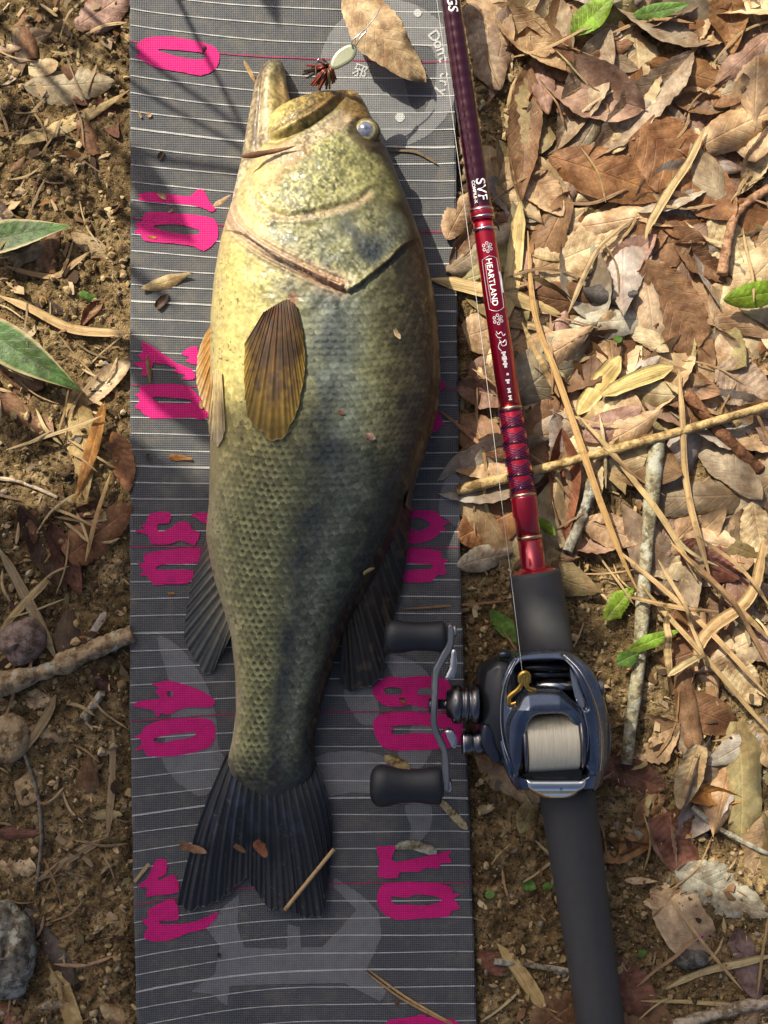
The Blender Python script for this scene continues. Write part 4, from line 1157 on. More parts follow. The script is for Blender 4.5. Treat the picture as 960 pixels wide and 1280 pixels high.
HL(838, 984, 930, 998, 28, 'rust', 'ribbed rust coloured leaf curled like a boat', roll=1.1, fold=.3)
HL(794, 1030, 830, 992, 30, 'brown', 'small dark brown leaf behind the reel side of the grip', roll=-.8)
HL(828, 1018, 862, 1088, 54, 'red', 'two-pointed reddish leaf beside the large grey leaf', kind='torn', roll=-.5, serr=.12)
HL(845, 1086, 965, 1146, 66, 'palegrey', 'large weathered grey leaf lying flat on sunlit soil', roll=-.35, curl=.25, kind='lance')
HL(920, 1162, 948, 1250, 44, 'purple', 'purplish brown leaf with a pointed tip over the dry stems', roll=-.6)
HL(764, 1190, 808, 1266, 50, 'red', 'reddish leaf tucked under the butt end of the grip', kind='obovate', roll=-.3)
HL(853, 826, 868, 942, 30, 'brown', 'long peeling brown leaf beside the lichen stick', kind='strap', roll=-.9, curl=.4)
HL(870, 930, 850, 1010, 34, 'pale', 'pale crumbled leaf on soil under the straw fan', kind='torn', roll=.4)
HL(905, 820, 950, 880, 46, 'pale', 'pale leaf lying below the straw fan', roll=-.4)
HL(940, 900, 965, 960, 40, 'tan', 'tan leaf beyond the straw fan, half out of the litter', roll=-.5)
HL(668, 1000, 650, 1040, 30, 'olive', 'olive leaf scrap beside the reel foot', roll=-.5)
HL(598, 1190, 628, 1218, 30, 'red', 'small red brown leaf on soil between the mat and the grip', roll=-.6)
# --- left of the mat
HL(94, 32, 166, -10, 52, 'pink', 'pale pinkish leaf touching the zero end of the mat', roll=-.4)
HL(33, 108, 143, 104, 50, 'grey', 'grey brown toothed leaf with a dark hole on the soil', roll=-.6, serr=.12)
HL(25, 184, 164, 116, 22, 'straw', 'long tan leaf blade under the grey toothed leaf', kind='lance', roll=-.6, fold=.2)
HL(36, 86, 75, 82, 22, 'pale', 'small pale leaf chip beside the grey toothed leaf', kind='torn', roll=-.3)
HL(-4, 455, 56, 486, 42, 'brown', 'rolled brown leaf under the lower green striped blade', roll=-1.2)
HL(104, 500, 164, 450, 30, 'pale', 'pale torn leaf at the mat edge near the numeral twenty', kind='torn', roll=.5)
HL(-2, 498, 68, 544, 28, 'brown', 'strip of brown peeling bark with a cracked face', kind='strap', roll=-1.0, wave=.12)
HL(95, 488, 110, 628, 38, 'straw', 'pale tan leaf in a sun patch under the orange blade', kind='lance', roll=-.4)
HL(144, 540, 162, 614, 36, 'orange', 'orange brown leaf leaning against the mat edge', roll=-.7)
HL(132, 504, 94, 630, 17, 'rust', 'narrow orange blade across the pale tan leaf', kind='lance', roll=-.5, fold=.3, zoff=.003)
HL(28, 632, 84, 738, 44, 'dark', 'dark brown leaf rolled into a trough in the shade', roll=1.1, serr=.12)
HL(66, 656, 100, 742, 36, (.13, .06, .035), 'dark reddish leaf with a crumpled tip beside the rolled dark leaf', roll=.9, wave=.14)
HL(86, 694, 164, 634, 46, 'orange', 'toothed orange brown leaf overlapping the shaded soil at the mat edge', kind='torn', roll=-.5, serr=.14)
HL(131, 766, 111, 800, 9, 'palegrey', 'small white strip leaf above the pale fallen branch', kind='strap', roll=-.5, zoff=.002)
HL(112, 1020, 155, 1017, 15, 'olive', 'small greenish tan leaf lying alone on dark soil', roll=-.5)
HL(-6, 1042, 50, 1041, 20, 'red', 'shiny red brown leaf sticking out of the soil', roll=-.8)
HL(30, 1140, 94, 1226, 26, (.12, .095, .08), 'dark strip of bark lying on the shaded soil', kind='strap', roll=-.9, wave=.1)
HL(70, 1214, 98, 1292, 24, 'straw', 'flat tan blade end beside the dark bark strip', kind='strap', roll=-.3)
HL(-6, 1256, 28, 1290, 26, 'red', 'red brown leaf corner beneath the mossy stone', roll=-.6)
HL(116, 836, 138, 866, 18, (.10, .05, .045), 'wine dark shrivelled leaf under the pale fallen branch', roll=1.2, wave=.15)

# green ones
LC['g1'] = (.22, .38, .035); LC['g2'] = (.13, .26, .05); LC['g3'] = (.085, .17, .045)
HL(714, 46, 772, -12, 34, 'g1', 'bright green blade at the far end of the litter', kind='lance', mat='green', roll=-.4, fold=.3, serr=.02, name='green_leaf', zoff=.006)
HL(792, 20, 862, 6, 20, 'g2', 'narrow green blade lying beside the far bright blade', kind='lance', mat='green', roll=-.4, fold=.3, serr=.02, name='green_leaf', zoff=.004)
HL(905, 374, 990, 360, 34, 'g1', 'smooth oval green leaf over the brown litter', mat='green', roll=-.4, fold=.15, serr=.0, curl=-.4, name='green_leaf', zoff=.010)
HL(757, 774, 790, 734, 30, 'g1', 'bright toothed green leaf upright by the foregrip', mat='green', roll=-.5, fold=.3, serr=.18, name='green_leaf', zoff=.006)
HL(786, 812, 850, 787, 18, 'g1', 'narrow green leaf crossing the lichen stick', kind='lance', mat='green', roll=-.5, fold=.3, serr=.03, name='green_leaf', zoff=.012)
HL(772, 830, 798, 814, 24, 'g2', 'small green leaf tucked below the narrow green one', mat='green', roll=-.5, fold=.2, serr=.1, name='green_leaf', zoff=.004)
HL(614, 764, 650, 804, 24, 'g2', 'dark green leaf lying between the handle and the foregrip', mat='green', roll=-.4, fold=.2, serr=.05, name='green_leaf', zoff=.003)
HL(672, 650, 694, 668, 16, 'g1', 'tiny yellow green leaf beside the lower red rod section', mat='green', roll=-.4, serr=.1, name='green_leaf', zoff=.006)
HL(652, 1102, 670, 1110, 15, 'g2', 'round green seedling leaf on the soil beside the grip', mat='green', roll=-.2, serr=.0, name='green_leaf', zoff=.002)
HL(-40, 310, 88, 284, 40, 'g3', 'green striped bamboo grass blade with pale margin, upper of two', kind='lance', mat='sasa', roll=-.4, fold=.25, serr=.0, curl=-.5, name='bamboo_grass_leaf', zoff=.012, pct=80)
HL(-46, 396, 100, 488, 48, 'g3', 'broad dark green bamboo grass blade pointing towards the numeral twenty', kind='lance', mat='sasa', roll=-.35, fold=.25, serr=.0, curl=-.5, name='bamboo_grass_leaf', zoff=.016, pct=80)

LC['violet'] = (.40, .06, .42)
HL(867, 1176, 880, 1170, 8, 'violet', 'tiny violet petal on the soil beside the dark grey stone', mat='green', roll=-.5, serr=.0, name='petal', cat='petal', zoff=.003, nu=10, nv=5)
HL(780, 1100, 822, 1102, 9, 'pale', 'pale splinter lying on bare soil beside the rear grip', kind='lance', roll=-.4, zoff=.002)
for x_, y_, l_ in ((684, 1108, 'single round seedling leaf further from the mat beside the grip'), (802, 1192, 'small green sprout on the soil under the weathered grey leaf'), (612, 1118, 'tiny green seedling leaf close to the mat edge'), (104, 368, 'pale green seedling leaf in the sun beside the straw ribbon'), (112, 371, 'twin of the pale green seedling leaf beside the straw ribbon'), (772, 424, 'small green shoot among leaves above the yellow split blade')):
    HL(x_ - 6, y_ + 2, x_ + 7, y_ - 2, 10, 'g2', l_, mat='green', roll=-.3, serr=.0, name='seedling_leaf', cat='leaf', zoff=.003, nu=12, nv=7)
# traced sticks and straws
stick([(572, 613), (700, 580), (830, 545), (965, 506)], 6.5, (.42, .30, .14), 'long straight tan twig crossing under the rod wrapping', lift=.004, knots=.12)
stick([(820, 548), (812, 640), (806, 720), (799, 830), (790, 900), (783, 955)], 10, (.30, .25, .17), 'thick lichen covered stick standing beside the green leaves', mat='lichen', taper=.75, lift=.001)
stick([(742, 600), (730, 640), (708, 690)], 8, (.24, .22, .18), 'short lichen grey twig beside the folded reddish leaf', mat='lichen', lift=.001)
stick([(-8, 858), (60, 838), (110, 815), (166, 792)], 13, (.36, .27, .16), 'thick pale mottled fallen branch reaching the mat edge', mat='lichen', name='branch', cat='branch', lift=.001, knots=.34, n=90, sides=20)
stick([(105, 898), (128, 866)], 6, (.38, .33, .24), 'stub of pale stick below the fallen branch', mat='lichen')
stick([(-5, 895), (14, 912), (30, 940), (44, 980), (50, 1010), (51, 1057), (43, 1115)], 2.8, (.20, .17, .14), 'thin grey curving vine on the shaded soil', name='vine', cat='vine', knots=.1)
stick([(618, 1201), (670, 1208), (722, 1214)], 4, (.30, .25, .18), 'thin grey stick running under the grip', mat='lichen')
stick([(866, 1008), (900, 1036), (968, 1072)], 4, (.36, .32, .26), 'slender grey stick above the weathered grey leaf', taper=.7)
stick([(840, 1282), (900, 1266), (970, 1250)], 9, (.42, .36, .25), 'pale weathered stick below the purplish leaf')
stick([(-6, 597), (30, 604), (72, 622)], 2.6, (.45, .38, .27), 'thin pale twig in the sun patch above the rolled dark leaf')
stick([(855, 492), (900, 540), (952, 588)], 8.5, (.23, .105, .055), 'rolled red brown leaf tube under the long twig', knots=.1, name='rolled_leaf', cat='leaf', taper=.9)
stick([(900, 345), (912, 290), (925, 262), (965, 232)], 7, (.33, .20, .11), 'rolled brown stalk arching beside the widest orange leaf', name='rolled_leaf', cat='leaf', knots=.1)
RB = ribbon
RB('straw_ribbon', [(650, 252), (645, 310), (632, 402)], 20, 'yellow', 'wide yellow straw blade beside the red rod section', lift=.003)
RB('straw_ribbon', [(538, 348), (580, 356), (640, 372), (700, 392)], 20, 'straw', 'wide straw blade passing under the red rod section', rollup=.9)
RB('straw_ribbon', [(722, 518), (748, 482), (774, 446)], 24, 'yellow', 'pale yellow split blade above the long twig', lift=.002)
RB('straw_ribbon', [(752, 494), (795, 474), (842, 458)], 20, 'yellow', 'second yellow blade tip meeting the split blade', lift=.003)
RB('fallen_straw', [(660, 288), (668, 390), (700, 480), (740, 600), (775, 690), (800, 740)], 9, (.46, .30, .13), 'long golden straw bowing past the long twig', lift=.006, rollup=1.0)
RB('fallen_straw', [(652, 404), (675, 450), (700, 496)], 8, (.40, .27, .13), 'shorter brown straw joining the long golden straw', lift=.006, rollup=1.0)
RB('fallen_straw', [(722, 520), (772, 575), (830, 650), (874, 726)], 8, (.47, .33, .16), 'straight straw slanting from the yellow blade to the straw fan', lift=.005, rollup=1.0)
RB('fallen_straw', [(847, 462), (852, 540), (864, 630), (890, 724)], 9, (.44, .32, .16), 'upright straw crossing the long twig', lift=.004, rollup=1.0)
RB('fallen_straw', [(882, 158), (862, 200), (838, 236), (812, 280), (806, 300)], 10, (.48, .36, .18), 'curved straw draped over the widest orange leaf', lift=.005)
RB('fallen_straw', [(800, 268), (770, 290), (742, 320), (710, 392)], 7, (.36, .27, .15), 'bent brown straw below the pale ribbed leaf', lift=.003, rollup=1.0)
RB('straw_ribbon', [(954, 676), (946, 730), (925, 760), (890, 784), (872, 810), (869, 838)], 15, (.47, .31, .16), 'twisted tan ribbon blade looping over the straw fan', lift=.008, rollup=.7)
for i, (a, b, w) in enumerate([(p_, q_, w_ * .78) for p_, q_, w_ in [((763, 680), (962, 870), 9), ((838, 678), (966, 800), 9), ((850, 690), (970, 840), 8), ((800, 730), (968, 920), 9), ((870, 670), (966, 760), 7), ((780, 745), (900, 765), 8), ((826, 700), (880, 830), 7)]]):
    mx, my = (a[0] + b[0]) / 2 + random.uniform(-8, 8), (a[1] + b[1]) / 2 + random.uniform(-12, 4)
    RB('fallen_straw', [a, (mx, my), b], w, random.choice([(.42, .29, .14), (.30, .19, .09), (.47, .34, .17), (.36, .24, .12)]), 'dry straw in the fan of fallen straws beside the lichen stick', group='fan of fallen straws', lift=.004 + .001 * i, rollup=.9, seed=i)
RB('straw_ribbon', [(832, 764), (834, 800), (839, 848)], 9, (.46, .33, .17), 'upright flat straw below the straw fan', lift=.004)
RB('straw_ribbon', [(836, 846), (855, 832), (874, 816)], 9, (.48, .36, .19), 'short flat straw below the straw fan meeting the upright one', lift=.005)
RB('straw_ribbon', [(622, 1180), (650, 1215), (682, 1264)], 17, 'straw', 'boat shaped tan blade on soil between mat and grip', taper=.1)
RB('fallen_straw', [(833, 1236), (880, 1215), (968, 1194)], 9, (.50, .40, .22), 'pale flat stem under the purplish leaf', lift=.001)
RB('fallen_straw', [(797, 1236), (830, 1205), (880, 1166)], 4, (.34, .24, .13), 'thin brown stem arching over soil beside the grip', lift=.001, arch=.004)
RB('fallen_straw', [(836, 1120), (880, 1180), (930, 1240)], 4, (.42, .28, .15), 'thin straight stem from the grey leaf to the purplish leaf', lift=.002)
RB('fallen_straw', [(800, 1250), (880, 1254), (960, 1262)], 5, (.44, .34, .18), 'straw lying level beside the pale weathered stick')
RB('straw_ribbon', [(-2, 369), (39, 386), (92, 411), (164, 416)], 11, 'straw', 'pale straw ribbon bowing from the green blades to the mat', lift=.002)
RB('straw_ribbon', [(6, 332), (40, 342), (72, 344), (96, 326), (112, 314)], 7, (.40, .27, .13), 'curled brown straw between the two green blades')
RB('fallen_straw', [(-2, 684), (34, 750), (70, 822)], 13, (.26, .19, .12), 'flat grey brown stem slanting down to the fallen branch', lift=.002)
RB('fallen_straw', [(-2, 790), (32, 752), (66, 718)], 10, (.42, .31, .16), 'flat tan stem crossing the grey brown one')
RB('straw_ribbon', [(43, 1104), (90, 1070), (133, 1046)], 11, (.25, .19, .11), 'flat grey straw on the dark soil below the greenish leaf')
RB('straw_ribbon', [(142, 912), (139, 980), (135, 1046)], 9, (.28, .21, .12), 'upright flat straw along the mat edge in the shade')
RB('straw_ribbon', [(24, 945), (52, 905), (70, 868)], 11, (.30, .22, .12), 'flat straw leaning off the fallen branch')
RB('fallen_straw', [(6, 562), (60, 545), (130, 520)], 4, (.48, .36, .2), 'thin straw lying across the sun patch on the soil', lift=.003)
RB('fallen_straw', [(137, 592), (122, 640), (107, 702)], 5, (.42, .29, .13), 'thin straw across the toothed orange brown leaf', lift=.004)

# loose needles and short straws, many alike
def needle_set(n, xr, yr, label, group, lens, wid, cols, test):
    k = 0; tr = 0
    while k < n and tr < 20 * n:
        tr += 1
        x = random.uniform(*xr); y = random.uniform(*yr); a = random.uniform(0, 6.28); L = random.uniform(*lens)
        x1, y1 = x + L * math.cos(a), y + L * math.sin(a)
        if not test(x, y) or on_mat(x, y, 3) or on_mat(x1, y1, 3) or on_mat((x + x1) / 2, (y + y1) / 2, 3): continue
        b = random.uniform(-.12, .12) * L
        lb = label + ' near ' + near(x, y)
        RB('dry_straw', [(x, y), ((x + x1) / 2 - b * math.sin(a), (y + y1) / 2 + b * math.cos(a)), (x1, y1)], random.uniform(*wid), random.choice(cols), lb, group=lb, rollup=1.0, seed=k + 50, n=16, nv=4, lift=.0008)
        k += 1
needle_set(80, (575, 965), (-10, 1290), 'thin dry straw loose on the litter', '', (30, 110), (2, 5), [(.46, .33, .17), (.36, .24, .12), (.52, .42, .24), (.28, .18, .09)], lambda x, y: True)
needle_set(85, (-5, 160), (-10, 1290), 'thin dry straw loose on the soil', '', (22, 80), (2, 5), [(.40, .29, .15), (.30, .2, .1), (.24, .17, .1), (.46, .36, .2)], lambda x, y: True)

# stones
def stone(cx, cy, rx, ry, colour, label, hgt=.010, seed=0):
    n, m = 14, 26; V = []
    for i in range(n):
        f = math.pi * i / (n - 1)
        for j in range(m):
            a = 2 * math.pi * j / m
            q = 1 + .28 * (float(fbm(math.cos(a) * 1.3 + 5 + seed, math.sin(a) * 1.3 + math.cos(f) * 1.2 + 5, 3, seed)) - .5) * 2
            V.append((rx / S * math.sin(f) ** .8 * math.cos(a) * q, ry / S * math.sin(f) ** .8 * math.sin(a) * q, hgt * math.cos(f) * q))
    me = npmesh('stone', np.array(V), gridfaces(n, m, True)[:, ::-1])
    o = link('stone', me, M['lichen'] if seed % 2 else M['bark']); o.color = (*colour, 1)
    p = P(cx, cy, .003); z = float(hm_at(cx, cy)); o.location = (p[0], p[1], z + hgt * .25)
    tag(o, label, 'stone'); hm_raise(np.array([cx]), np.array([cy]), np.array([z + hgt]))
stone(30, 801, 27, 31, (.22, .165, .14), 'purplish grey stone beside the fallen branch', .011, 2)
stone(10, 1190, 34, 62, (.21, .19, .145), 'mossy grey stone half out of the soil beside the dark bark strip', .014, 3)
stone(865, 1198, 22, 13, (.13, .125, .115), 'dark grey stone beside the thin straight stem', .007, 4)
stone(12, 925, 26, 30, (.34, .25, .14), 'sandy tan stone beside the grey vine', .006, 6)

# crumbs of soil and shreds of leaf: nobody could count these
def build_crumbs():
    ico = np.array([(0, 0, 1), (.89, 0, .45), (.28, .85, .45), (-.72, .53, .45), (-.72, -.53, .45), (.28, -.85, .45), (.72, .53, -.45), (-.28, .85, -.45), (-.89, 0, -.45), (-.28, -.85, -.45), (.72, -.53, -.45), (0, 0, -1)])
    tri = np.array([(0, 1, 2), (0, 2, 3), (0, 3, 4), (0, 4, 5), (0, 5, 1), (1, 6, 2), (2, 7, 3), (3, 8, 4), (4, 9, 5), (5, 10, 1), (6, 7, 2), (7, 8, 3), (8, 9, 4), (9, 10, 5), (10, 6, 1), (11, 7, 6), (11, 8, 7), (11, 9, 8), (11, 10, 9), (11, 6, 10)])
    N = 26000
    x = RNG.uniform(-40, 1000, N); y = RNG.uniform(-40, 1320, N)
    l, r = mat_edges(y)
    keep = ((x < l - 2) | (x > r + 2)); x = x[keep]; y = y[keep]
    # clods gather in patches
    keep = (fbm(x / 60, y / 60, 3, 88) + RNG.uniform(-.2, .2, len(x))) > .43; x = x[keep]; y = y[keep]
    g = ground_h(x, y); keep = hm_at(x, y) < g + .004; x = x[keep]; y = y[keep]; g = g[keep]
    n = len(x); s = (.00045 + .0024 * RNG.random(n) ** 4)
    V = ico[None] * s[:, None, None] * RNG.uniform(.6, 1.35, (n, 12, 1)) * RNG.uniform(.6, 1.3, (n, 1, 3))
    V = V + np.stack([(x - 480) / S, (640 - y) / S, g + s * .4], -1)[:, None, :]
    F = (tri[None] + 12 * np.arange(n)[:, None, None]).reshape(-1, 3)
    pal = np.array([(.40, .29, .15), (.30, .21, .10), (.17, .115, .055), (.09, .06, .03), (.40, .31, .18), (.24, .20, .15)])
    c = pal[RNG.choice(6, n, p=[.20, .28, .24, .16, .05, .07])] * RNG.uniform(.7, 1.2, (n, 1))
    o = link('soil_crumbs', npmesh('soil_crumbs', V.reshape(-1, 3), F, col=np.repeat(c, 12, 0), smooth=False), M['crumb'])
    tag(o, 'loose crumbs and grit of sandy brown soil', 'soil crumbs', kind='stuff')
    # shreds
    N = 6500
    x = RNG.uniform(-40, 1000, N); y = RNG.uniform(-40, 1320, N); l, r = mat_edges(y)
    keep = ((x < l - 4) | (x > r + 4)) & (hm_at(x, y) < ground_h(x, y) + .003); x = x[keep]; y = y[keep]
    n = len(x); a = RNG.uniform(0, 6.28, n); L = (.0010 + .0065 * RNG.random(n) ** 2.2) * (1 + .5 * (RNG.random(n) < .15)); W = L * RNG.uniform(.12, .6, n)
    h = np.maximum(ground_h(x, y), np.minimum(hm_at(x, y), ground_h(x, y) + .005)) + .0006
    loc = np.array([(-.5, -.4, 0), (0, -.5, .12), (.5, -.35, 0), (.5, .35, .05), (.05, .5, .14), (-.5, .4, .02)])
    lx = loc[None, :, 0] * L[:, None] * RNG.uniform(.5, 1.5, (n, 6)); ly = loc[None, :, 1] * W[:, None] * RNG.uniform(.1, 1.7, (n, 6))
    lz = loc[None, :, 2] * W[:, None] + RNG.normal(0, .25, (n, 1)) * lx + RNG.normal(0, .3, (n, 1)) * ly
    V = np.stack([((x - 480) / S)[:, None] + lx * np.cos(a)[:, None] - ly * np.sin(a)[:, None], ((640 - y) / S)[:, None] + lx * np.sin(a)[:, None] + ly * np.cos(a)[:, None], h[:, None] + lz + .0004], -1)
    F = (np.array([(0, 1, 4, 5), (1, 2, 3, 4)])[None] + 6 * np.arange(n)[:, None, None]).reshape(-1, 4)
    pal = np.array([LC[k] for k in ('tan', 'pale', 'brown', 'orange', 'dark', 'straw', 'grey', 'olive')])
    c = pal[RNG.choice(8, n, p=[.2, .08, .22, .08, .2, .08, .06, .08])] * RNG.uniform(.4, 1.05, (n, 1))
    o = link('leaf_shreds', npmesh('leaf_shreds', V.reshape(-1, 3), F, col=np.repeat(c, 6, 0)), M['crumb'])
    tag(o, 'small shreds of broken leaf strewn over the soil', 'leaf litter', kind='stuff')
build_crumbs()

# --- bits lying on the mat and on the fish
HL(430, -8, 524, 106, 66, (.50, .335, .19), 'crisp curled tan leaf with its stem down on the mat beside the lure', kind='oval', roll=-.7, curl=-1.0, fold=.15, serr=.08, side=.5, wave=.12, zoff=.010)
HL(178, 361, 241, 342, 19, (.42, .33, .16), 'tan pod shaped leaf lying on the mat above the numeral twenty', kind='lance', roll=-.9, serr=.02)
HL(196, 385, 210, 368, 12, 'dark', 'tiny dark chip beside the tan pod shaped leaf', kind='torn', roll=.9)
HL(212, 571, 240, 574, 8, 'rust', 'small orange flake on the mat above the numeral thirty', kind='torn', roll=-.6, serr=.2)
HL(184, 445, 188, 480, 8, (.30, .19, .09), 'little brown seed husk lying on the numeral twenty', kind='lance', roll=-1.2)
RB('bark_chip', [(549, 999), (566, 1018), (584, 1037)], 10, (.36, .30, .18), 'small yellowish bark chip on the mat beside the lower handle knob', cat='bark', mat='bark', taper=.3)
RB('bark_chip', [(494, 1059), (516, 1056), (546, 1066)], 12, (.33, .29, .20), 'knobbly bark chip on the numeral ten', cat='bark', mat='lichen', taper=.3)
RB('bark_chip', [(480, 946), (496, 953), (512, 962)], 12, (.34, .25, .11), 'rough bark chip under the lower handle knob', cat='bark', mat='bark', taper=.3)
RB('pine_needle', [(459, 1211), (510, 1248), (566, 1280)], 3.2, (.52, .36, .17), 'forked pine needle pair lying on the mat emblem, upper strand', cat='needle', rollup=1.0, n=24, nv=4)
RB('pine_needle', [(457, 1215), (505, 1250), (568, 1283)], 3.2, (.46, .30, .13), 'forked pine needle pair lying on the mat emblem, lower strand', cat='needle', rollup=1.0, n=24, nv=4)
RB('thin_straw', [(500, 761), (560, 757), (640, 752)], 3.5, (.30, .17, .09), 'thin red brown stem running from the dorsal fin to the foregrip', cat='straw', rollup=1.0, n=24, nv=4)
RB('thin_straw', [(548, 512), (575, 533), (604, 560)], 5, (.28, .15, .08), 'reddish stem over the mat edge beside the rod wrapping', cat='straw', rollup=1.0, n=24, nv=4)
RB('thin_straw', [(486, 188), (520, 190), (548, 206)], 3.5, (.17, .12, .07), 'thin dark twig on the mat beside the eye of the fish', cat='twig', rollup=1.0, n=24, nv=4)
RB('thin_straw', [(168, 1102), (176, 1092), (186, 1080)], 5, (.48, .37, .2), 'pale straw stub lying on the numeral fifty', cat='straw', rollup=.8, n=12, nv=4, taper=.9)
random.seed(31)
for i in range(34):
    x = random.uniform(172, 560); y = random.uniform(5, 1270)
    if 255 < x < 560 and 60 < y < 640: continue
    if 215 < x < 500 and 600 <= y < 1170: continue
    L = random.uniform(5, 15); a = random.uniform(0, 6.28)
    HL(x, y, x + L * math.cos(a), y + L * math.sin(a), random.uniform(3, 8), random.choice(['tan', 'brown', 'dark', 'straw', 'rust']), 'tiny dry leaf flake scattered on the measuring mat', kind='torn', roll=random.choice([-.7, .7]), nu=8, nv=5, name='leaf_flake', cat='leaf flake', group='leaf flakes on the mat', zoff=.0003)

def body_bit(name, x0, y0, x1, y1, w, colour, label, kind='torn', z=None, roll=-.6, cat='leaf', curl=.4, off=.001):
    _seed[0] += 1
    me = leaf_mesh(name, math.hypot(x1 - x0, y1 - y0) * FK * 1.05, w * FK, kind, curl, roll, .1, .08, .12, 0, 0, _seed[0], 16, 7)
    o = link(name, me, M['leaf']); o.color = jit(LC[colour] if isinstance(colour, str) else colour, .05)
    cx, cy = (x0 + x1) / 2, (y0 + y1) / 2
    zz = float(body_top(np.array(cx), np.array(cy))) if z is None else z
    e = 4.0
    gx = float(body_top(np.array(cx + e), np.array(cy)) - body_top(np.array(cx - e), np.array(cy))) / (2 * e * FK) if z is None else 0
    gy = -float(body_top(np.array(cx), np.array(cy + e)) - body_top(np.array(cx), np.array(cy - e))) / (2 * e * FK) if z is None else 0
    q = Vector((0, 0, 1)).rotation_difference(Vector((-gx, -gy, 1)).normalized())
    o.rotation_euler = (q.to_matrix() @ Matrix.Rotation(math.atan2(-(y1 - y0), x1 - x0), 3, 'Z')).to_euler()
    o.location = ((cx - 480) * FK, (640 - cy) * FK, zz + off)
    tag(o, label, cat)
body_bit('bark_curl', 304, 212, 378, 199, 11, (.20, .105, .05), 'thin brown bark curl stuck across the cheek of the fish', 'lance', roll=-1.3, cat='bark', off=.0035, z=.0575)
body_bit('leaf_flake', 458, 548, 470, 553, 9, 'pink', 'pinkish flake on the flank of the fish above the dorsal fin', cat='leaf flake')
body_bit('leaf_flake', 426, 520, 434, 524, 6, 'red', 'tiny red flake on the flank beside the pectoral fin', cat='leaf flake')
body_bit('leaf_flake', 492, 422, 500, 434, 7, 'pale', 'cream flake on the shoulder of the fish', cat='leaf flake')
body_bit('leaf_flake', 452, 716, 470, 710, 7, 'straw', 'pale straw flake on the rear back of the fish', cat='leaf flake')
body_bit('leaf_flake', 276, 518, 286, 524, 7, (.10, .04, .02), 'dark brown seed on the belly of the fish', cat='leaf flake')
body_bit('leaf_flake', 316, 1060, 330, 1082, 14, (.32, .13, .06), 'rusty red leaf flake in the middle of the tail fin', z=.0150, cat='leaf flake')
body_bit('leaf_flake', 218, 1066, 254, 1076, 12, (.32, .19, .10), 'pointed brown leaf flake on the outer edge of the tail fin', z=.0145, cat='leaf flake')
body_bit('leaf_flake', 288, 1066, 304, 1076, 8, (.24, .14, .07), 'small brown flake on the tail fin beside the rusty one', z=.0150, cat='leaf flake')
body_bit('leaf_flake', 300, 60, 318, 95, 6, (.55, .40, .2), 'pale straw splinter beside the tip of the lower jaw', 'lance', z=.014, cat='straw')
body_bit('leaf_flake', 262, 252, 287, 236, 7, (.45, .33, .2), 'pale splinter against the throat of the fish', 'lance', z=.020, cat='straw')
def straw_on_tail():
    a = np.array([(416 - 480) * FK, (640 - 1072) * FK, .0150]); b = np.array([(353 - 480) * FK, (640 - 1149) * FK, .0165])
    q = np.linspace(0, 1, 14)[:, None]; path = a + (b - a) * q
    o = link('thin_straw', tube_mesh('thin_straw', path - a, np.full(14, .00125), 8), M['straw']); o.location = a; o.color = (.46, .32, .16, 1)
    tag(o, 'straight dry straw laid across the tail fin', 'straw')
straw_on_tail()

# ------------------------------------------------------------------ rod
def metal(name, col, rough=.25, metalness=1.0, coat=0.0, var=.1):
    t = NT(name); v = t.objco(); n = t.noise(v, 160, 4); n2 = t.noise(v, 2600, 2)
    c = t.mix(n, (*[a * (1 - var) for a in col], 1), (*[min(1, a * (1 + var)) for a in col], 1))
    t.set(color=c, rough=t.math('MULTIPLY_ADD', n, .16, rough - .08), metal=metalness, coat=coat, coat_rough=.05, normal=t.bump(n2, .05, .0002))
    return t.m
M['blank'] = metal('dark_maroon_blank', (.040, .005, .014), .2, .35, .8)
M['red'] = metal('candy_red', (.42, .006, .028), .20, .65, .9)
M['redband'] = metal('red_band', (.30, .006, .022), .25, .55, .8)
M['gold'] = metal('gold', (.78, .46, .10), .25, 1)
M['palegold'] = metal('pale_gold_trim', (.62, .42, .26), .3, 1)
M['black'] = plain('black_plastic', (.012, .013, .015), .32, 0, .2, .2)
M['eva'] = plain('black_foam_grip', (.048, .048, .048), .62, 0, .9, 0, 2600, .35)
M['rubber'] = plain('soft_black_knob', (.014, .016, .019), .50, 0, .2, 0, 1500)
M['chrome'] = metal('chrome', (.78, .78, .76), .10, 1)
M['silver'] = metal('silver', (.58, .57, .56), .24, 1)
M['gunmetal'] = metal('gunmetal', (.17, .165, .17), .26, 1)
M['armgrey'] = plain('grey_handle_arm', (.20, .215, .225), .38, .6, .15)
M['bluegrey'] = metal('blue_grey_frame', (.115, .14, .19), .26, .85, .4, .3)
M['bluedark'] = metal('dark_blue_plate', (.035, .045, .065), .30, .7, .4, .15)
M['ink'] = plain('white_lettering', (.80, .78, .78), .4)
M['silverink'] = plain('silver_lettering', (.62, .58, .60), .35, .4)

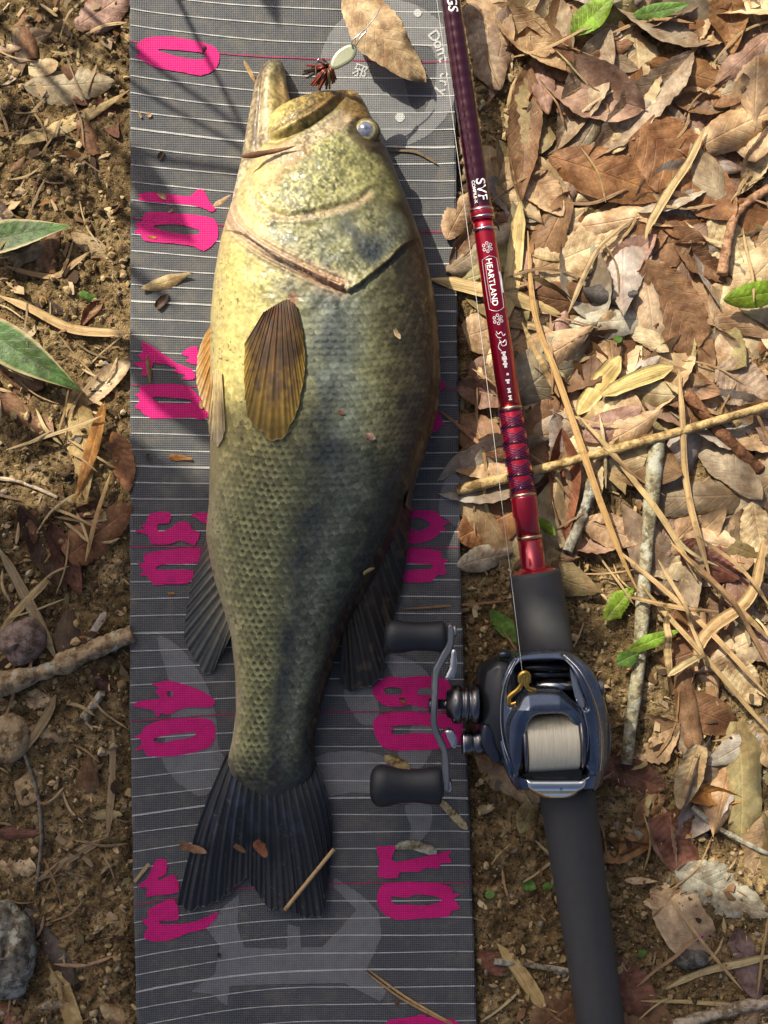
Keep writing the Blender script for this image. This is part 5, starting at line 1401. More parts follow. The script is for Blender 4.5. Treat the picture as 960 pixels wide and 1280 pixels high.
RA = np.array(P(563 - .1469 * 60, -60, .0345)); RB_ = np.array(P(563 + .1469 * 1330, 1330, .0225))
RAX = (RB_ - RA) / np.linalg.norm(RB_ - RA); RL = float(np.linalg.norm(RB_ - RA))
def rod_s(y): return (y + 60) / 1390.0 * RL
def rod_r(rpx): return rpx / S * .965
ROD = empty('fishing_rod', tuple(RB_))
tag(ROD, 'red and maroon casting rod with black foam grips lying on leaves beside the mat', 'fishing rod')
def rodseg(name, prof, mat, parent=None, n=36):
    me = lathe_mesh(name, [(rod_s(y), rod_r(r)) for y, r in prof], n, tuple(RA - RB_), tuple(RAX))
    return link(name, me, mat, parent or ROD)
blank = rodseg('blank', [(y, 11.5 + 2.0 * (y + 60) / 340 + (.35 if int((y + 60) / 7) % 2 else 0)) for y in range(-60, 262, 3)], M['blank'])
rodseg('thread_wrap', [(256, 14.1), (257, 14.9), (271, 15.0), (272, 14.2)], M['redband'])
for y in (259, 268, 283): rodseg('trim_ring', [(y - 1.6, 14.2), (y - 1.2, 15.3), (y + 1.2, 15.3), (y + 1.6, 14.2)], M['silver'])
RED_O = rodseg('red_section', [(270, 12.6), (284, 12.8), (300, 13.0), (506, 14.2)], M['red'])
rodseg('trim_ring', [(503, 14.0), (503.5, 15.0), (506.5, 15.0), (507, 14.0)], M['palegold'])
WRAP_O = rodseg('wrapped_section', [(506, 14.3), (508, 15.0), (610, 15.9), (614, 15.8)], M['red'])
rodseg('trim_ring', [(611, 15.6), (611.5, 16.7), (614.5, 16.7), (615, 15.6)], M['palegold'])
rodseg('lower_section', [(614, 16.2), (617, 16.6), (638, 16.8), (641, 15.2), (666, 15.2)], M['redband'])
rodseg('trim_ring', [(664, 15.1), (664.5, 16.0), (667.5, 16.0), (668, 15.1)], M['palegold'])
rodseg('lower_section', [(667, 15.3), (704, 15.8), (707, 17)], M['redband'])
rodseg('winding_check', [(703, 16), (706, 22), (709, 29), (712, 31)], M['red'])
rodseg('fore_grip', [(708, 25), (709, 29), (711, 31.5), (714, 32.5), (760, 33.5), (808, 34.5), (816, 34), (818, 30)], M['eva'])
rodseg('reel_seat', [(814, 27), (830, 26), (980, 26), (990, 28)], M['black'])
rodseg('rear_grip', [(976, 28), (979, 33), (984, 35), (1000, 35.2), (1060, 34), (1150, 31.5), (1240, 30), (1320, 30), (1328, 27)], M['eva'])
# fine cross wrapping over the red wrapped section
def cross_wrap():
    V, F = [], []
    perp = np.cross(RAX, [0, 0, 1.0]); perp /= np.linalg.norm(perp); up = np.cross(perp, RAX); up = up if up[2] > 0 else -up
    paths = []
    for k in range(5):
        y0 = 513 + k * 20
        for sgn in (1, -1):
            for off in (-3.0, 0, 3.0):
                th = np.linspace(-1.7, 1.7, 26)
                yy = y0 + 8 + sgn * th * 7 + off
                paths.append([RA + RAX * rod_s(y) + perp * rod_r(15.8 + .01 * (y - 508)) * math.sin(t) + up * rod_r(15.8 + .01 * (y - 508)) * math.cos(t) - RB_ for t, y in zip(th, yy)])
    for p in paths:
        v, f = tube(p, .00022, 5, caps=False); F.append(f + sum(len(a) for a in V)); V.append(v)
    o = link('cross_wrapping', npmesh('cross_wrapping', np.concatenate(V), np.concatenate(F)), metal('dark_thread', (.05, .02, .07), .35, .5), WRAP_O)
    o['kind'] = 'stuff'
    # dark thread bands between the crossings
    for y in (508, 528, 548, 568, 588, 605): rodseg('thread_band', [(y - 2.2, 15.0), (y - 1.8, 15.25 + .01 * (y - 508)), (y + 1.8, 15.25 + .01 * (y - 508)), (y + 2.2, 15.0)], M['blank'], WRAP_O)
cross_wrap()
def rod_text(s, size, ymid, rpx, mat, dx=0.0, name='lettering', squash=1.0, spacing=1.0, shear=0.0):
    """lettering running down the rod, tops of letters to the right, wrapped on the tube"""
    cu = bpy.data.curves.new('t', 'FONT'); cu.body = s; cu.size = size; cu.align_x = 'CENTER'; cu.align_y = 'CENTER'; cu.space_character = spacing; cu.shear = shear; cu.offset = size * .012
    ob = bpy.data.objects.new('t', cu); me = bpy.data.meshes.new_from_object(ob)
    bpy.data.objects.remove(ob); bpy.data.curves.remove(cu)
    perp = np.cross(RAX, [0, 0, 1.0]); perp /= np.linalg.norm(perp); perp = perp if perp[0] > 0 else -perp
    up = np.cross(perp, RAX); up = up if up[2] > 0 else -up
    r = rod_r(rpx) + .00012
    for v in me.vertices:
        th = (v.co.y * squash + dx) / rpx
        q = RA + RAX * rod_s(ymid + v.co.x) + perp * r * math.sin(th) + up * r * math.cos(th) - RB_
        v.co = q.tolist()
    return link(name, me, mat, blank if ymid < 262 else RED_O)
rod_text('INGS', 17, -2, 12.3, M['ink'], 0, spacing=1.0, shear=.2)
rod_text('SVF', 17, 236, 14.0, M['ink'], 2.5, spacing=1.05)
rod_text('COMPILE-X', 5.5, 238, 14.0, M['ink'], -6.5)
rod_text('HEARTLAND', 10, 350, 13.8, M['ink'], -1.5, spacing=1.02)
rod_text('∥≡∥∥≡∥≡', 6.4, 446, 14.1, M['ink'], 0)
rod_text('≡', 5.5, 464, 14.1, M['ink'], 1); rod_text('∥≡', 6, 473, 14.1, M['ink'], 0)
rod_text('∥≡∥', 4.6, 484, 14.2, M['ink'], 0); rod_text('∥≡∥', 4.6, 493, 14.2, M['ink'], 0)
def rod_curve(pts, rpx, rad, mat, name):
    perp = np.cross(RAX, [0, 0, 1.0]); perp /= np.linalg.norm(perp); perp = perp if perp[0] > 0 else -perp
    up = np.cross(perp, RAX); up = up if up[2] > 0 else -up
    p = catmull(pts, 6, False); r = rod_r(rpx) + .00005
    path = [RA + RAX * rod_s(y) + perp * r * math.sin(d / rpx) + up * r * math.cos(d / rpx) - RB_ for y, d in p]
    v, f = tube(path, rad, 5, caps=False); link(name, npmesh(name, v, f), mat, RED_O)
rod_curve([(410, -5), (414, -3), (412, 1), (417, 3), (415, 6)], 13.9, .00028, M['silverink'], 'brush_script')
rod_curve([(413, -6), (418, -4), (419, 0)], 13.9, .00025, M['silverink'], 'brush_script')
rod_curve([(421, -3), (425, 1), (422, 5), (428, 5), (429, 0), (424, -2), (430, -5), (435, -2)], 13.9, .00028, M['silverink'], 'brush_script')
rod_curve([(327, -6), (350, -6.5), (375, -6)], 13.8, .00018, M['silverink'], 'lettering_rule')
rod_curve([(338, 11), (346, 12.5), (356, 12), (364, 12.5)], 13.8, .0007, M['silverink'], 'silver_crest')
def ornament(y0):
    for ang in range(0, 360, 60):
        a = R(ang); rod_text('o', 8, y0 + 5 * math.cos(a), 13.5, M['silverink'], 5 * math.sin(a), name='ornament')
    rod_text('+', 10, y0, 13.5, M['silverink'], 0, name='ornament')
ornament(307); ornament(396)
def frame_line():
    perp = np.cross(RAX, [0, 0, 1.0]); perp /= np.linalg.norm(perp); perp = perp if perp[0] > 0 else -perp
    up = np.cross(perp, RAX); up = up if up[2] > 0 else -up
    pts = [(318, 0), (321, -8), (327, -10), (377, -10), (383, -8), (386, 0), (383, 8), (377, 10), (327, 10), (321, 8), (318, 0)]
    p = catmull(pts, 6, False); r = rod_r(13.9) + .00005
    path = [RA + RAX * rod_s(y) + perp * r * math.sin(d / 13.9) + up * r * math.cos(d / 13.9) - RB_ for y, d in p]
    v, f = tube(path, .00016, 5, caps=False); link('lettering_frame', npmesh('lettering_frame', v, f), M['silverink'], RED_O)
frame_line()

# ------------------------------------------------------------------ reel
RZ0 = .050; RK = (H - RZ0) / H / S
REEL = empty('baitcasting_reel', P(692, 905, .030))
tag(REEL, 'dark blue baitcasting reel with silver spool line and double black knobs on the rod', 'fishing reel')
QO = np.array(REEL.location)
def rw(x, y, z): return ((np.asarray(x) - 480) * RK - QO[0], (640 - np.asarray(y)) * RK - QO[1], np.asarray(z) - QO[2])
def rvec(x, y, z): return np.array([float(q) for q in rw(x, y, z)])
def rrelief(name, outline, holes, ztop, zbot, mat, cell=1.3, smoothn=5, parent=None):
    return sharp(relief(name, outline, holes, ztop, zbot, cell, to3=rw, mat=mat, parent=parent or REEL, smoothn=smoothn), 42)
def rlathe(name, x0, y0, z0, prof, mat, parent=None, n=40, axis=(1, 0, 0)):
    """prof in photo pixels (x offset, radius)"""
    me = lathe_mesh(name, [(a * RK, r * RK) for a, r in prof], n, tuple(rvec(x0, y0, z0)), axis)
    return link(name, me, mat, parent or REEL)
def rtube(name, pts, rpx, mat, parent=None, n=10, sm_=6):
    p = np.array([rvec(*q) for q in pts]); p = catmull(p, sm_, False) if len(p) > 2 else p
    return link(name, tube_mesh(name, p, np.full(len(p), rpx * RK), n), mat, parent or REEL)

HOOD = [(655, 861), (693, 860), (706, 868), (718, 880), (728, 896), (734, 925), (738, 955), (741, 984), (729, 986), (727, 968), (654, 968), (653, 986), (644, 980), (634, 950), (630, 920), (632, 896), (642, 876)]
HOODC = catmull(HOOD, 4)
SPOOLW = [(656, 912), (659, 899), (667, 891), (680, 889), (698, 889), (708, 895), (716, 908), (723, 930), (727, 952), (729, 971), (654, 971), (653, 945)]
WIN = [(642, 836), (648, 829), (660, 826), (698, 825), (708, 829), (716, 842), (724, 862), (732, 884), (720, 879), (706, 866), (693, 858), (655, 859), (645, 868), (637, 880), (634, 862), (637, 848)]
FRAME = [(626, 850), (633, 831), (644, 820), (660, 815), (690, 813), (708, 814), (724, 822), (740, 838), (753, 862), (762, 895), (765, 925), (762, 950), (756, 970), (751, 988), (742, 991), (733, 988), (655, 988), (645, 986), (633, 965), (624, 935), (619, 900), (620, 872)]
FRC = catmull(FRAME, 4)
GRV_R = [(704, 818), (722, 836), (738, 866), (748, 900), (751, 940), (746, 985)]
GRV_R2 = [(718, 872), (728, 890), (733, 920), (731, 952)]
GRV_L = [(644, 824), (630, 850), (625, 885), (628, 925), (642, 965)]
def frame_z(x, y, d):
    z = .0575 - .0075 * np.clip((845 - y) / 30, 0, 1) ** 1.5 - .010 * np.clip((x - 722) / 42, 0, 1.2) ** 2 - .007 * np.clip((640 - x) / 22, 0, 1.2) ** 2 - .006 * np.clip((y - 950) / 40, 0, 1) ** 1.5
    sh, _, _ = sdf(x, y, HOODC)
    hz = .0672 - .00024 * np.clip(np.abs(x - 677) - 19, 0, 60) - .00034 * np.clip(883 - y, 0, 30) - .00006 * np.clip(y - 883, 0, 100)
    z = np.where(sh > 0, np.maximum(z, z + (hz - z) * smooth(0, 6, sh)), z)
    sw, _, _ = sdf(x, y, catmull(SPOOLW, 4)); z = z - .0035 * smooth(-16, 0, sw) * (y < 968)
    for g, dep, w in ((GRV_R, .0014, 2.2), (GRV_L, .0012, 2.2), (GRV_R2, .0008, 1.8)):
        dd, _, _, sd_ = seg_dist(x, y, catmull(g, 6, False), False)
        z = z - dep * np.exp(-(dd / w) ** 2)
    dr, _, _, sd_ = seg_dist(x, y, catmull(GRV_R, 6, False), False)
    z = z - .0022 * np.where(x > np.interp(y, [q[1] for q in GRV_R], [q[0] for q in GRV_R]), smooth(0, 5, dr), 0)
    rr = 4.5; e = np.clip(d, 0, rr); z = z - .0032 * (1 - np.sqrt(np.clip(1 - ((rr - e) / rr) ** 2, 0, 1)))
    return z
FRAME_O = rrelief('frame', FRAME, [WIN, SPOOLW], frame_z, .030, M['bluegrey'], cell=1.0)
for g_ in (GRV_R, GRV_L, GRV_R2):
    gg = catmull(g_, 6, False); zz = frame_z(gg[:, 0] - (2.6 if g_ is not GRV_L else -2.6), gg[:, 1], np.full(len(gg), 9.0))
    rtube('edge_highlight', [(a, b, c_ + .0001) for (a, b), c_ in zip(gg[:-3], zz[:-3])], .95, M['silver'], sm_=1, n=6, parent=FRAME_O)  # raised silver lines modelled in place of bright highlights along the frame edges
# palm side plate trim and lower lip
rrelief('side_plate', [(752, 862), (762, 893), (766, 925), (763, 952), (757, 972), (752, 986), (746, 984), (750, 960), (755, 925), (754, 895), (748, 866)], [], lambda x, y, d: .0445 + .0022 * np.sqrt(np.clip(d / 4, 0, 1)), .030, M['bluedark'], 1.1)
rrelief('gear_housing', [(600, 842), (610, 831), (624, 825), (640, 830), (646, 850), (646, 950), (636, 960), (620, 955), (607, 942), (599, 922), (596, 888)], [], lambda x, y, d: .0555 - .012 * np.clip((628 - x) / 34, 0, 1) ** 2 - .006 * ((y - 890) / 70) ** 2 - .004 * (1 - np.sqrt(np.clip(np.minimum(d, 8) / 8, 0, 1))), .028, M['black'])
rrelief('gear_housing_ridge', [(604, 905), (616, 912), (620, 930), (626, 948), (618, 952), (607, 940), (601, 925)], [], lambda x, y, d: .0525 + .0015 * np.sqrt(np.clip(d / 5, 0, 1)), .040, M['bluedark'])
rlathe('release_dial', 752, 862, .0440, [(-4, 11), (-3.4, 13)] + [(-3 + i * .5, 13 + .4 * (i % 2)) for i in range(13)] + [(3.6, 12.5), (4, 11)], M['gunmetal'])
rlathe('bolt', 624, 819, .047, [(0, 3), (.5, 5), (14, 5), (14.6, 3)], M['bluedark'])
# spool with its line
sp_ax = (1, .06, 0)
sp = rlathe('spool', 652, 931, .0450, [(0, 12), (.4, 38), (3, 39), (5, 37.5), (6, 32), (70, 32), (71, 37.5), (73, 39), (75.6, 38), (76, 12)], M['gunmetal'], axis=sp_ax)
def line_mat():
    t = NT('wound_fishing_line'); v = t.objco(); sp_ = t.n('SeparateXYZ'); t.put(sp_.inputs[0], v)
    w = t.noise(t.n('CombineXYZ').outputs[0], 1.0)
    cv = t.n('CombineXYZ'); t.put(cv.inputs[0], t.math('MULTIPLY', sp_.outputs[0], 1900.0)); t.put(cv.inputs[1], t.math('MULTIPLY', sp_.outputs[1], 60.0)); t.put(cv.inputs[2], t.math('MULTIPLY', sp_.outputs[2], 60.0))
    n = t.noise(cv.outputs[0], 1.0, 3)
    c = t.mix(n, (.46, .39, .24, 1), (.92, .86, .66, 1))
    t.set(color=c, rough=.28, spec=.7, normal=t.bump(n, .6, .0006), coat=.3)
    return t.m
rlathe('wound_line', 658, 931, .0450, [(0, 30), (.2, 35.6)] + [(q, 36.0 + .10 * math.sin(q * 1.7) + .12 * math.sin(q * 31)) for q in np.linspace(1, 63, 120)] + [(64, 35.5), (64.2, 30)], line_mat(), axis=sp_ax, n=64, parent=sp)
# thumb bar
THUMB = rrelief('thumb_bar', [(656, 971), (664, 973), (722, 973), (731, 970), (730, 980), (724, 988), (716, 996), (700, 998), (680, 997), (668, 992), (660, 985)], [], lambda x, y, d: .0545 - .0042 * smooth(980, 997, y) + .0016 * np.sqrt(np.clip(d / 4, 0, 1)) - .0010 * smooth(976, 970, y), .042, M['chrome'], 1.0, 2)
tb = bpy.data.curves.new('t', 'FONT'); tb.body = 'n'; tb.size = 8; tb.align_x = 'CENTER'; tb.align_y = 'CENTER'
ob = bpy.data.objects.new('t', tb); me = bpy.data.meshes.new_from_object(ob); bpy.data.objects.remove(ob); bpy.data.curves.remove(tb)
for v in me.vertices: v.co = rvec(700 + v.co.x, 984 - v.co.y, .0563 - .0042 * float(smooth(980, 997, 984 - v.co.y)))
link('thumb_bar_mark', me, M['bluedark'], THUMB)
rrelief('thumb_bar_shadow', [(654, 962), (728, 962), (729, 974), (654, 974)], [], lambda x, y, d: .0470 + 0 * x, .040, M['black'], 1.5, 0)  # black strip standing in for the shadow between spool and thumb bar
# inside the front window: floor, pillars, worm shaft, line guide
rrelief('window_floor', [(634, 824), (726, 824), (734, 886), (634, 886)], [], lambda x, y, d: .0320 + 0 * x, .028, M['black'], 3, 0)
rlathe('pillar', 640, 846, .0390, [(0, 6), (88, 6)], M['bluedark'], n=24)
rlathe('worm_guard', 671, 859, .0450, [(0, 4), (.4, 6.2), (46, 6.2), (46.4, 4)], M['silver'], n=24)
rlathe('front_bar', 640, 836, .0440, [(0, 4.5), (78, 4.5)], M['black'], n=24)
rlathe('spool_post', 684, 838, .0370, [(0, 10), (18, 10)], M['bluedark'], n=28)
g = rtube('line_guide', [(635, 878, .0560), (635, 869, .0570), (645, 860, .0580), (650, 852, .0590), (653, 840, .0600), (655, 852, .0590), (659, 858, .0580), (668, 861, .0570)], 3.4, M['gold'])
rtube('line_guide_eye', [(648, 850, .0590), (648, 842, .0605), (653, 838, .0610), (658, 842, .0605), (657, 851, .0590)], 3.6, M['gold'], parent=g)
rtube('line_guide_foot', [(635, 868, .0570), (636, 878, .0560), (645, 876, .0560)], 2.9, M['gold'], parent=g)
rlathe('line_guide_block', 645, 847, .0465, [(0, 8), (20, 8)], M['gunmetal'], n=24, parent=g)
rrelief('inner_plate', [(712, 832), (717, 840), (726, 862), (731, 884), (722, 880), (716, 860)], [], lambda x, y, d: .0500 + 0 * x, .035, M['silver'], 1.2, 2)
rrelief('inner_plate', [(636, 846), (640, 838), (640, 878), (635, 880)], [], lambda x, y, d: .0490 + 0 * x, .035, M['silver'], 1.2, 2)
# drag star, shaft, cast control knob
AXZ = .0440
rlathe('drive_shaft', 548, 882, AXZ, [(0, 6), (30, 6)], M['gunmetal'])
sd = rlathe('star_drag_hub', 558, 882, AXZ, [(0, 9), (1, 17), (6, 19), (8, 24), (14, 25), (18, 24), (19, 21), (22, 21), (23, 23), (27, 23), (28, 21), (31, 21), (32, 24), (40, 25), (42, 20)], M['gunmetal'], n=48)
for yc, y1, xt in ((846, 812, 567), (916, 936, 562)):
    s_ = 1 if y1 < yc else -1
    rrelief('drag_arm', [(556, yc + 2 * s_), (562, yc - 12 * s_), (564, y1 + 3 * s_), (568, y1), (571, y1 + 4 * s_), (571, yc - 6 * s_), (565, yc + 3 * s_)], [], lambda x, y, d: .0500 + .0008 * np.sqrt(np.clip(d / 3, 0, 1)), .040, M['silver'], .9, 2, parent=sd)
rlathe('cast_control_knob', 577, 931, .0420, [(0, 9), (1, 14), (4, 15.5), (14, 15.5), (15, 14), (17, 14), (18, 16), (27, 16), (28, 14)], M['gunmetal'])
rlathe('cast_control_ring', 579, 931, .0420, [(0, 15), (.5, 15.9), (2.5, 15.9), (3, 15)], M['silver'], parent=[o_ for o_ in REEL.children if o_.name.startswith('cast_control_knob')][0])
# handle arm: a bent plate seen on its edge
ARM = [(560, 782), (567, 783), (568, 800), (565, 814), (551, 838), (548, 860), (547, 908), (559, 936), (562, 960), (562, 988), (556, 990), (553, 986), (553, 950), (551, 938), (540, 912), (539, 880), (541, 840), (545, 830), (557, 806), (559, 796)]
def arm_z(x, y, d): return AXZ + (.0052 + .0022 * np.exp(-((y - 884) / 30) ** 2)) - .0010 * (1 - np.clip(d / 1.6, 0, 1))
ARM_O = rrelief('handle_arm', ARM, [], arm_z, lambda x, y, d: AXZ - .0052 + 0 * x, M['armgrey'], .8, 3)
rlathe('handle_nut', 536, 884, AXZ, [(0, 7), (1, 10), (5, 10), (6, 8)], M['bluedark'], n=6, parent=ARM_O)
rlathe('knob_screw', 563, 790, AXZ, [(0, 7), (5, 8.5), (7.5, 8), (8.5, 5)], M['silver'], parent=ARM_O)
rlathe('knob_screw', 557, 985, AXZ, [(0, 7), (5, 9), (7.5, 8.5), (8.5, 5)], M['silver'], parent=ARM_O)
def knob(x0, y0, prof, flat):
    me = lathe_mesh('knob', [(a * RK, r * RK) for a, r in prof], 40, (0, 0, 0), (1, 0, 0))
    for v in me.vertices: v.co.z *= flat
    o = link('knob', me, M['rubber'], ARM_O); o.location = rvec(x0, y0, AXZ)
    return o
knob(480, 797, [(0, 3), (.8, 11), (3, 17), (8, 20.5), (14, 21.4), (24, 20), (38, 18), (52, 17.8), (64, 19), (72, 20), (76, 19), (77.5, 14), (78, 5)], .8)
knob(462, 985, [(0, 3), (.8, 14), (3, 20), (8, 25), (14, 27), (22, 26), (36, 22), (50, 20.6), (64, 21.6), (78, 23.5), (86, 23.8), (90, 22), (91.5, 15), (92, 5)], .8)
rlathe('knob_collar', 553, 797, AXZ, [(0, 12), (5, 12), (6, 9)], M['black'], parent=ARM_O)
rlathe('knob_collar', 551, 985, AXZ, [(0, 14), (4, 14), (5, 9)], M['black'], parent=ARM_O)

# fishing line running from the guide up along the rod
def fishing_line():
    a = np.array(P(653, 841, .0610)); b = np.array(P(636, 700, .048)); c = np.array(P(590, 330, .046)); d = np.array(P(538, -60, .044))
    p = catmull(np.array([a, b, c, d]), 16, False)
    t = NT('clear_fishing_line'); n = t.noise(t.objco(), 300, 2)
    t.set(color=t.mix(n, (.50, .47, .42, 1), (.72, .70, .64, 1)), rough=.25, spec=.6)
    o = link('fishing_line', tube_mesh('fishing_line', p - a, np.full(len(p), .00015), 6), t.m); o.location = a
    tag(o, 'thin clear fishing line running from the reel guide along the rod', 'fishing line')
fishing_line()

# ------------------------------------------------------------------ lure in the corner of the mouth
def build_lure():
    root = empty('bladed_jig_lure', P(408, 96, .030)); tag(root, 'small bladed jig lure with red and black skirt at the mouth of the fish', 'fishing lure')
    O = np.array(root.location)
    def w(x, y, z): return np.array(P(x, y, z)) - O
    me = lathe_mesh('head', [(0, .0004), (.0006, .0022), (.002, .0038), (.004, .0046), (.006, .0042), (.008, .0026), (.0088, .0010)], 20, tuple(w(413, 80, .042)), (-.35, -.55, -.15))
    link('head', me, metal('dark_red_gloss', (.10, .012, .010), .15, .2, .8), root)
    t = NT('skirt_rubber'); oi = t.n('ObjectInfo'); n = t.noise(t.objco(), 500, 2)
    t.set(color=t.mix(n, oi.outputs['Color'], t.mix(1.0, oi.outputs['Color'], (.4, .4, .4, 1), 'MULTIPLY')), rough=.35, spec=.5)
    rnd = random.Random(3)
    for i in range(44):
        c = rnd.choice([(.22, .025, .018), (.16, .02, .012), (.02, .012, .010), (.02, .014, .01), (.30, .06, .02), (.10, .07, .02)])
        a = rnd.uniform(0, 6.28); e = rnd.uniform(15, 30)
        p = [w(408, 84, .043), w(408 + 7 * math.cos(a), 86 + 6 * math.sin(a), .044 + .004 * rnd.random()), w(404 + e * math.cos(a) * .75 - 3, 92 + e * math.sin(a) * .72 + 2, .037 + .006 * rnd.random())]
        o = link('skirt_strand', tube_mesh('skirt_strand', catmull(np.array(p), 5, False), np.linspace(.0010, .0006, 11), 6), t.m, root); o.color = (*c, 1)
    # blade, tilted so its face catches the sky
    out = catmull([(413, 84), (414, 74), (422, 63), (434, 56), (443, 56), (446, 64), (441, 75), (430, 82), (420, 86)], 4)
    bl = relief('blade', out, [], lambda x, y, d: .0500 + .0006 * np.sqrt(np.clip(d / 3, 0, 1)) + (x - 430) * .00004, lambda x, y, d: .0492 + (x - 430) * .00004, .9,
                to3=lambda x, y, z: ((x - 480) / S * (H - .05) / H - O[0], (640 - y) / S * (H - .05) / H - O[1], z - O[2]), mat=plain('olive_blade', (.26, .27, .17), .3, .35, .3, .4), parent=root, smoothn=0)
    def wire(pts, r, name='snap'):
        p = catmull(np.array([w(*q) for q in pts]), 6, False)
        link(name, tube_mesh(name, p, np.full(len(p), r), 8), M['silver'], root)
    wire([(441, 60, .0515), (440, 52, .0525), (448, 44, .0535), (456, 37, .053), (457, 40, .053), (450, 48, .0525), (444, 58, .0515)], .00045)
    wire([(455, 39, .053), (462, 30, .054), (470, 20, .055), (476, 8, .056)], .0003, 'leader_wire')
    wire([(405, 80, .047), (399, 74, .050), (395, 82, .048), (396, 100, .040), (400, 112, .034)], .0005, 'hook')
build_lure()

# ------------------------------------------------------------------ what shades the place: a tree and bamboo grass standing towards the sun, outside the frame
M['treeleaf'] = leaf_material('tree_leaf', .12, .5, None, .45)
def shaded(x, y):
    """where on the ground the crown's shadow falls (photo coordinates)"""
    e = np.interp(x, [-200, 0, 150, 170, 300, 420, 560, 640, 735, 775, 830, 1000], [655, 650, 640, 612, 612, 660, 690, 712, 740, 930, 985, 985])
    e = e + 26 * (vnoise(x / 45.0, x * 0 + 2, 3) - .5)
    s = y > e
    for cx, cy, rx, ry in [(908, 1072, 85, 58), (642, 1270, 34, 16), (575, 1246, 26, 16), (930, 1180, 40, 22), (40, 700, 22, 12), (736, 824, 36, 46), (800, 1010, 30, 24)]:
        s &= ((x - cx) / rx) ** 2 + ((y - cy) / ry) ** 2 > 1
    return s
def shade_tree():
    root = empty('shade_tree', (-2.3, 1.55, 0)); tag(root, 'leafy broadleaf tree standing outside the frame towards the sun', 'tree')
    O = np.array(root.location); rnd = np.random.default_rng(4)
    hx, hy = SUN_AZ[0] / math.tan(SUN_EL), SUN_AZ[1] / math.tan(SUN_EL)
    N = 5200
    x = rnd.uniform(-420, 1150, N); y = rnd.uniform(560, 1750, N)
    ok = shaded(x, y) & shaded(x + 14, y - 12) & shaded(x - 14, y - 12) & shaded(x, y + 14); x = x[ok]; y = y[ok]
    # a few stray leaves give the dapples over the sunny part
    sx = np.array([905, 890, 945, 830, 790, 925, 700, 760, 600, 860, 640, 40, 90, 20, 120, 930, 950, 70, 110, 470, 500, 30])
    sy = np.array([640, 700, 590, 880, 900, 905, 690, 790, 640, 840, 30, 560, 600, 540, 150, 210, 110, 40, 610, 590, 620, 170])
    x = np.r_[x, sx + rnd.uniform(-6, 6, len(sx))]; y = np.r_[y, sy + rnd.uniform(-6, 6, len(sx))]
    n = len(x); z = rnd.uniform(1.0, 1.55, n)
    gx = (x - 480) / S; gy = (640 - y) / S
    C = np.stack([gx + hx * z, gy + hy * z, z], -1) - O
    a = rnd.uniform(0, 6.28, n); L = rnd.uniform(.020, .036, n); W = L * rnd.uniform(.4, .55, n)
    L[-len(sx):] *= .55; W[-len(sx):] *= .55
    loc = np.array([(-1, 0, 0), (-.45, -.8, .1), (.3, -.75, .1), (1, 0, -.1), (.3, .75, .1), (-.45, .8, .1)])
    tx = rnd.normal(0, .45, n); ty = rnd.normal(0, .45, n)
    lx = loc[None, :, 0] * L[:, None]; ly = loc[None, :, 1] * W[:, None]
    X = lx * np.cos(a)[:, None] - ly * np.sin(a)[:, None]; Y = lx * np.sin(a)[:, None] + ly * np.cos(a)[:, None]
    Zl = loc[None, :, 2] * W[:, None] + tx[:, None] * X + ty[:, None] * Y
    V = C[:, None, :] + np.stack([X, Y, Zl], -1)
    F = (np.array([(0, 1, 2, 3), (0, 3, 4, 5)])[None] + 6 * np.arange(n)[:, None, None]).reshape(-1, 4)
    uv = np.tile(np.array([(0, .5), (.3, 0), (.65, 0), (1, .5), (.65, 1), (.3, 1)]), (n, 1))
    crown = link('crown', npmesh('crown', V.reshape(-1, 3), F, uv=uv, smooth=False), M['treeleaf'], root); crown.color = (.07, .13, .03, 1); crown['kind'] = 'stuff'
    q = np.linspace(0, 1, 14)
    tr = np.stack([.15 * q ** 2, .05 * np.sin(q * 3), 1.9 * q], -1)
    t = link('trunk', tube_mesh('trunk', tr, .055 * (1 - .6 * q), 14), M['bark'], root); t.color = (.16, .12, .085, 1)
    lo = C.min(0); hi = C.max(0)
    for i in range(9):
        s0 = tr[5 + i % 8]; e = np.array([rnd.uniform(lo[0] + .1, hi[0] - .1), rnd.uniform(lo[1] + .1, hi[1] - .1), rnd.uniform(1.35, 1.65)])
        # keep limbs over the shaded ground
        m = (s0 + e) / 2 + np.array([0, 0, .22]); p = catmull(np.array([s0, m, e]), 10, False)
        g = p + O; px = 480 + (g[:, 0] - hx * g[:, 2]) * S; py = 640 - (g[:, 1] - hy * g[:, 2]) * S
        if ((px > -40) & (px < 1000) & (py > -40) & (py < 1320) & ~shaded(px, py)).any(): continue
        lb = link('limb', tube_mesh('limb', p, np.linspace(.022, .005, len(p)), 8), M['bark'], root); lb.color = (.16, .12, .085, 1)
shade_tree()

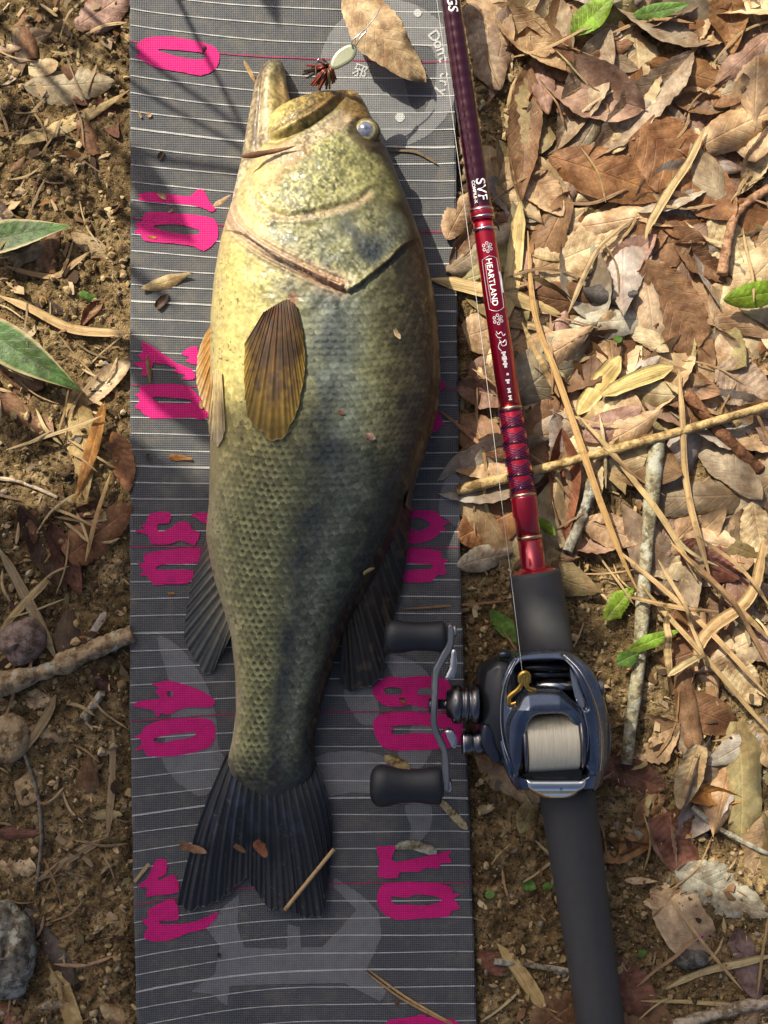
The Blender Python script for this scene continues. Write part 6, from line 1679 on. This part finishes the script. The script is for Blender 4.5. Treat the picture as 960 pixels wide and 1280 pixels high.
def shadow_stems():
    """bamboo grass clump whose stems and blades throw the slanting lines over the zero end of the mat"""
    root = empty('bamboo_grass_clump', (-.55, .62, 0)); tag(root, 'clump of bamboo grass standing outside the frame beyond the zero end', 'plant')
    O = np.array(root.location); hx, hy = SUN_AZ[0] / math.tan(SUN_EL), SUN_AZ[1] / math.tan(SUN_EL)
    def up(x, y, z): return np.array([(x - 480) / S + hx * z, (640 - y) / S + hy * z, z]) - O
    segs = [((200, -60), (318, 190), .16, .34, .0016), ((120, 25), (330, 196), .20, .40, .0016), ((110, 72), (330, 216), .22, .36, .0014), ((140, 185), (320, 235), .30, .42, .0022), ((60, 20), (190, 100), .20, .5, .0020), ((-40, 60), (140, 250), .22, .5, .0022)]
    for a, b, z0, z1, r in segs:
        p = np.array([up(a[0] + (b[0] - a[0]) * q, a[1] + (b[1] - a[1]) * q + 5 * math.sin(q * 5), z0 + (z1 - z0) * q) for q in np.linspace(0, 1, 14)])
        base = np.array([p[0][0] * .3, p[0][1] * .3, 0]); full = np.concatenate([catmull(np.array([base, (base + p[0]) / 2 + np.array([-.03, .04, .02]), p[0]]), 5, False)[:-1], p])
        st = link('stem', tube_mesh('stem', full, np.full(len(full), r), 7), M['bark'], root); st.color = (.22, .20, .09, 1)
    blades = [((150, 185), (262, 330), 34, .34, .42), ((140, 262), (258, 318), 22, .34, .40), ((150, 420), (300, 590), 46, .40, .5), ((130, 570), (240, 600), 40, .5, .55), ((320, -60), (366, 66), 26, .30, .36), ((40, 200), (120, 260), 30, .4, .5), ((-30, 520), (70, 560), 30, .5, .6), ((150, 330), (230, 395), 14, .4, .5), ((-10, 120), (60, 190), 26, .4, .5)]
    for i, (a, b, w, z0, z1) in enumerate(blades):
        A_, B_ = up(*a, z0), up(*b, z1); L = float(np.linalg.norm(B_ - A_))
        me = leaf_mesh('blade', L, w / S * 1.15, 'lance', .3, -.3, .2, .02, 0, 0, 0, 300 + i, 20, 7)
        o = link('blade', me, M['sasa'], root); o.color = (*LC['g3'], 1)
        d = Vector(B_ - A_).normalized(); sv = d.cross(SUNV).normalized(); nn = sv.cross(d) * -1
        if nn.z < 0: nn = -nn
        yv = nn.cross(d)
        o.matrix_local = Matrix.Translation(Vector((A_ + B_) / 2)) @ Matrix((d, yv, nn)).transposed().to_4x4()
shadow_stems()
